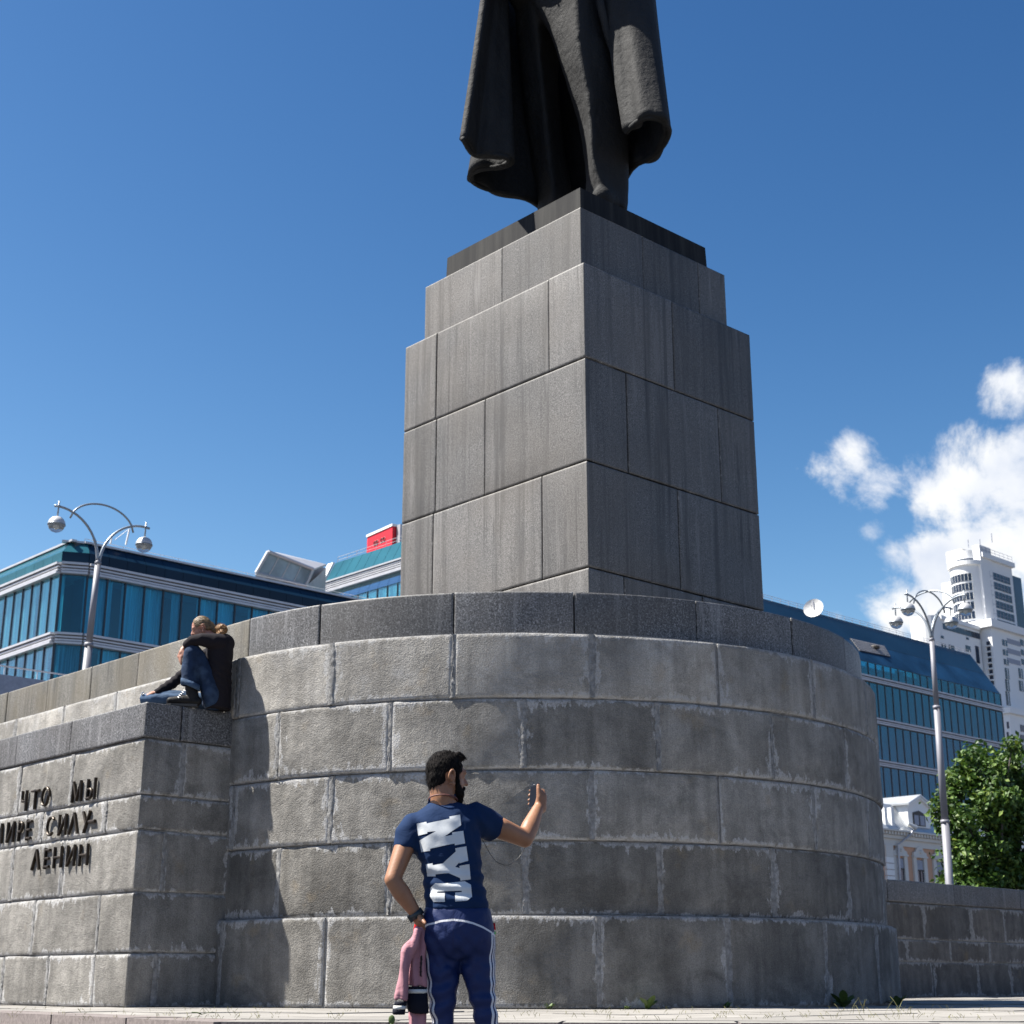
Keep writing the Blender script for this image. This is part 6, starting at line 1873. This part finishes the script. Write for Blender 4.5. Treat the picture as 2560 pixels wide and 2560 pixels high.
    rbox('screen', pc + pn * .0046, .0262, .0006, .0470, 'phone_glass', .002)
    m = MB(); m.cap(pc + pn * .0052 + pu * .054 - pr * .006, pc + pn * .0052 + pu * .054 + pr * .006, .0012, .0012); m.mk('earpiece', 'metal', ph)
    m = MB(); m.ell(pc + pn * .005 - pu * .054, (.005, .005, .005)); m.mk('home_button', 'phone', ph)
    # earphone cable from the phone, looping behind the arm, up to the ear
    pe = pc - pu * .066
    cab = catmull([pe + pu * .008, pe - pu * .03, A(1138, 560, .32), A(1100, 760, .33), A(1010, 860, .30), A(930, 852, .26), A(880, 800, .22), A(840, 730, .19), A(800, 660, .17), A(745, 560, .20), A(698, 445, .14), A(692, 400, .08), A(686, 345, .03), A(650, 300, -.005)], 90)
    m = MB(); m.tube(cab, .0014, 6); c = m.mk('earphone_cable', 'wire', None, True); tag(c, 'thin black earphone cable hanging between the phone and the standing man', 'cable')
    # pink jacket over the hip
    Z = lambda x, y, dy=0.0: at(940 + .18634 * x, 2200 + .18634 * y, Y + dy)
    jk = thing('jacket', 'pink satin jacket with dark ribbed hem hanging from the standing man\'s left hand', 'jacket', tuple(Z(540, 700, -.05)))
    k_ = .18634 / 560
    def flat(rows, dy, n=24, dep=.028): return [ring(Z((a + b) / 2, y, dy), (b - a) / 2 * k_, dep * e, n) for a, b, y, e in rows]
    def garment(name, rows, dy, mat, par, seed, dep=.028, amp=.006, fr=1.0):
        m = MB(); m.loft(flat(rows, dy, 28, dep)); v, fc = remesh(m, .006, 4, .5); n = vnormals(v, fc)
        d = amp * np.sin(v[:, 0] * 150 * fr + 6 * v[:, 2] + 2.5 * vnoise(v * 8, seed)) + amp * .6 * vnoise(v * np.array([30, 30, 14]), seed + 1)
        return mk(name, v + n * d[:, None], fc, mat, par, True)
    bd = garment('jacket_body', [(560, 640, 625, .5), (520, 660, 760, .8), (470, 668, 950, 1), (440, 672, 1150, 1.1), (430, 676, 1330, 1.1), (432, 678, 1432, 1.0)], -.045, 'pink', jk, 50)
    garment('sleeve', [(535, 632, 640, .5), (455, 590, 780, .8), (345, 520, 960, 1.0), (322, 480, 1100, 1.0), (295, 455, 1300, 1.0), (268, 430, 1480, 1.0), (250, 415, 1620, .9)], -.09, 'pink', jk, 52, .032)
    for nm, rows, mt in (('hem_band', [(430, 676, 1428, 1), (428, 676, 1470, 1)], 'ribknit'), ('hem_stripe', [(426, 680, 1466, 1.04), (424, 680, 1520, 1.04)], 'whiteknit'), ('hem_band', [(422, 684, 1515, 1), (408, 694, 1660, 1.05), (440, 700, 1770, 1), (520, 690, 1795, .8)], 'ribknit')):
        m = MB(); m.loft(flat(rows, -.05, 26, .028)); m.mk(nm, mt, jk, True)
    for nm, rows, mt in (('cuff', [(258, 412, 1628, 1), (242, 402, 1690, 1)], 'ribknit'), ('cuff_stripe', [(238, 400, 1685, 1.05), (230, 392, 1735, 1.05)], 'whiteknit'), ('cuff', [(228, 392, 1730, 1), (224, 386, 1790, 1), (240, 380, 1808, .8)], 'ribknit')):
        m = MB(); m.loft(flat(rows, -.09, 26, .03)); m.mk(nm, mt, jk, True)
    garment('sleeve', [(420, 660, 1740, .8), (418, 664, 1830, 1), (430, 655, 1960, 1), (440, 650, 2080, .9)], -.03, 'pink', jk, 55, .03)
    garment('lining', [(520, 560, 540, .5), (505, 590, 640, .7), (498, 560, 730, .6)], -.02, 'redcloth', jk, 57, .02, .002)
    # embroidered script, illegible at this distance
    m = MB(); bv = BVHTree.FromPolygons([Vector(q.co) + Vector(bd.parent.location) for q in bd.data.vertices], [tuple(p.vertices) for p in bd.data.polygons])
    pts = []
    for k in range(64):
        q = k / 63; y = 1290 - 280 * q; x = 575 + 14 * math.sin(k * 1.35) * (1.4 if k % 13 < 3 else .8) + 12 * q
        a = Z(x, y, -.2); h = bv.ray_cast(Vector(a), Vector((0, 1, 0)))
        p = np.array(h[0]) if h[0] is not None else Z(x, y, -.08)
        pts.append(p - [0, .002, 0])
    m.tube(pts, .0022, 5); m.mk('embroidery', 'wire', bd)
standing_man()

def seated_man():
    Y0 = 14.42
    A = lambda x, y, dy=0.0: at(300 + .17598 * x, 1500 + .17598 * y, Y0 + dy)
    man = thing('person', 'fair-haired person with ponytail in black hoodie and jeans sitting hunched on the pier', 'person', tuple(np.r_[A(1250, 1500)[:2], 2.73]))
    ZS = 2.735
    # edge of the pier lies nearer on the left: keep the feet just behind it
    f = np.array([-.90, -.20, -.38]); f /= np.linalg.norm(f)
    lft = np.array([-.1, 1.0, 0]); rr = np.array([-f[1], f[0], 0.0]); rr = np.cross(f, [0, 0, 1.0]); rr /= np.linalg.norm(rr); up = np.cross(rr, f)
    hc = A(1150, 408, -.02)
    b = MB()
    head_shape(b, hc, f, up, rr, .94)
    b.chain([hc - up * .05 - f * .02, A(1330, 560, .0)], [.055, .062])
    # hand dangling before the knee, and hand on the lying knee
    wr = A(890, 705, -.17)
    hand(b, wr, A(822, 880, -.20) - wr, np.array([.2, -.3, -1]), np.array([.8, -.5, -.2]), np.array([-.75, -.45, .35]), .95, (.25, .3, .4, .5))
    w2 = A(505, 1325, .02)
    hand(b, w2, A(330, 1362, .0) - w2, np.array([-.6, -.5, -.35]), np.array([.0, -1, -.15]), np.array([-.1, -.1, 1]), .98, (.35, .35, .4, .4))
    # arms inside sleeves
    b.chain([A(890, 700, -.15), A(1030, 590, -.18), A(1420, 600, -.12)], [.026, .03, .03])
    b.chain([A(520, 1318, .02), A(760, 1180, .10), A(1000, 900, .14), A(1380, 640, .12)], [.027, .028, .03, .03])
    b.chain([A(1390, 1380, 0), A(1400, 1100, 0), A(1410, 800, 0), A(1410, 650, 0)], [.07, .07, .07, .06])
    # legs under the denim
    b.chain([A(1320, 1420, -.10), A(1040, 700, -.14), A(1030, 1330, -.16)], [.05, .04, .036])
    b.chain([A(1300, 1430, .10), A(380, 1405, .01), A(880, 1400, -.02)], [.045, .026, .03])
    v, fc = remesh(b, .0075, 2, .45); mk('body', v, fc, 'skin_fair', man, True)
    for sg in (1, -1): ear_shape(hc, f, up, rr, sg, 1.05).mk('ear', 'skin_fair', man, True)
    H = lambda a, q, z: hc + (f * a + rr * q + up * z) * .94
    m = MB(); m.ell(H(-.02, 0, .034), (.095, .078, .093), [f, rr, up]); m.ell(H(-.05, 0, -.005), (.064, .068, .07), [f, rr, up]); m.chain([H(-.09, 0, .0), A(1400, 470, 0)], [.05, .03])
    v, fc = remesh(m, .007, 2); loc = (v - hc) @ np.stack([f, rr, up], 1)
    ins = ((loc[:, 0] > .055) & (loc[:, 2] < .10)) | ((np.abs(loc[:, 1]) > .05) & (loc[:, 2] < .015) & (loc[:, 0] > -.04))
    v[ins] = hc + (v[ins] - hc) * .80
    n = vnormals(v, fc); v = v + n * (.002 * np.sin(loc[:, 2] * 260 + loc[:, 1] * 160))[:, None]
    v, fc = strands(v, fc, ~ins, lambda p, n: A(1420, 470, 0) - p, 900, .030, .12, 93, .0013)
    mk('hair', v, fc, 'hair_blond', man, True)
    m = MB(); m.ell(A(1440, 420, -.01), (.058, .055, .055)); m.chain([A(1430, 470, -.06), A(1350, 525, -.12)], [.035, .018])
    v, fc = remesh(m, .006, 1); n = vnormals(v, fc); v = v + n * (.009 * vnoise(v * 70, 61) + .005 * vnoise(v * 150, 62))[:, None]
    v, fc = strands(v, fc, np.ones(len(v), bool), lambda p, n: np.array([math.sin(p[0] * 90), math.cos(p[1] * 80), math.sin(p[2] * 70 + 1)]), 1100, .022, 1.0, 94, .0013)
    mk('ponytail', v, fc, 'hair_curl', man, True)
    # hoodie
    m = MB()
    m.loft([ring(A(x, y, dy), rx, ry, 28) for x, y, dy, rx, ry in ((1400, 1560, .02, .12, .16), (1400, 1400, .02, .125, .165), (1405, 1200, .01, .120, .165), (1410, 1000, .0, .122, .17), (1415, 800, .0, .130, .18), (1420, 660, .0, .125, .17), (1405, 580, .0, .09, .12), (1370, 530, .0, .06, .075))])
    m.ell(A(1500, 620, .02), (.085, .13, .095))
    limb_loft(m, [A(1460, 610, -.10), A(1330, 590, -.16), A(1150, 560, -.19), A(1020, 585, -.19), A(935, 665, -.15)], [.085, .078, .068, .058, .046])
    limb_loft(m, [A(1400, 700, .12), A(1150, 840, .15), A(960, 1000, .14), A(760, 1175, .10), A(555, 1300, .03), A(500, 1330, .02)], [.08, .066, .058, .054, .044, .038])
    v, fc = remesh(m, .009, 4); n = vnormals(v, fc)
    v = v + n * (.008 * vnoise(v * np.array([14, 14, 9]), 71) + .004 * np.sin(v[:, 2] * 80 + v[:, 0] * 60) * np.exp(-((v[:, 2] - A(0, 1100)[2]) / .15) ** 2))[:, None]
    v[:, 2] = np.maximum(v[:, 2], ZS)
    mk('hoodie', v, fc, 'hoodie', man, True)
    # jeans: raised leg, lying leg
    m = MB()
    limb_loft(m, [A(1340, 1480, -.06), A(1290, 1330, -.09), A(1210, 1050, -.12), A(1110, 790, -.14), A(1030, 690, -.15)], [.090, .095, .082, .070, .062])
    limb_loft(m, [A(1030, 680, -.15), A(1005, 760, -.17), A(985, 950, -.18), A(985, 1120, -.18), A(985, 1215, -.18)], [.060, .070, .074, .078, .086])
    m.ell(A(1330, 1470, .02), (.11, .17, .075))
    v, fc = remesh(m, .008, 4); n = vnormals(v, fc); v = v + n * (.007 * vnoise(v * np.array([16, 16, 9]), 81))[:, None]; v[:, 2] = np.maximum(v[:, 2], ZS)
    mk('jeans_leg', v, fc, 'jeans', man, True)
    m = MB(); limb_loft(m, [A(1310, 1460, .12), A(800, 1385, .06), A(420, 1395, .03), A(300, 1408, .0)], [.085, .072, .058, .046]); limb_loft(m, [A(300, 1408, .0), A(450, 1412, -.03), A(880, 1395, -.03)], [.046, .05, .048])
    v, fc = remesh(m, .008, 4); n = vnormals(v, fc); v = v + n * (.006 * vnoise(v * np.array([16, 16, 9]), 83))[:, None]; v[:, 2] = np.maximum(v[:, 2], ZS)
    mk('jeans_leg', v, fc, 'jeans_light', man, True)
    # turned-up cuff
    m = MB(); c = A(980, 1225, -.18); rings = []
    for q, r_ in ((.045, .088), (.045, .094), (-.012, .096), (-.012, .086)):
        rings.append([c + np.array([math.cos(a) * r_ + .012, math.sin(a) * r_ * .9, q + .035 * -math.cos(a)]) for a in np.linspace(0, 2 * math.pi, 29)[:-1]])
    m.loft(rings, False); m.mk('cuff', 'jeans_light', man, True)
    # boot
    m = MB(); m.chain([A(1010, 1240, -.17), A(1040, 1400, -.17)], [.060, .058]); m.chain([A(1085, 1440, -.17), A(900, 1425, -.19), A(715, 1432, -.21)], [.052, .050, .038])
    v, fc = remesh(m, .007, 3); v[:, 2] = np.maximum(v[:, 2], ZS + .012); boot = mk('boot', v, fc, 'boot', man, True)
    m = MB(); ctr = [A(1110, 1470, -.17), A(1000, 1470, -.18), A(860, 1462, -.195), A(740, 1455, -.205), A(665, 1448, -.215)]
    wd = [.040, .043, .045, .048, .030]
    vs = []
    for s in (-1, 1):
        seq = list(zip(ctr, wd)) if s > 0 else list(zip(ctr, wd))[::-1]
        for c, w in seq: vs.append(np.array([c[0], c[1] + s * w, 0]))
    m.loft([[np.array([p[0], p[1], z]) for p in vs] for z in (ZS + .001, ZS + .026)]); m.mk('sole', 'sole', boot)
    m = MB()
    for k in range(5): q = A(925 - 22 * k, 1290 + 24 * k, -.235 + .0 * k); m.tube([q + [-.014, .0, .008], q + [.0, -.008, .0], q + [.016, -.003, -.004]], .0022, 5)
    m.mk('laces', 'silver', boot)
    m = MB(); c = A(322, 1330, -.035)
    m.tube([c + np.array([.013 * math.cos(a), .006 * math.sin(a), .013 * math.sin(a)]) for a in np.linspace(0, 6.283, 15)], .0045, 6, False); m.ell(c + [0, -.01, .006], (.009, .006, .009)); m.mk('ring', 'silver', man, True)
seated_man()
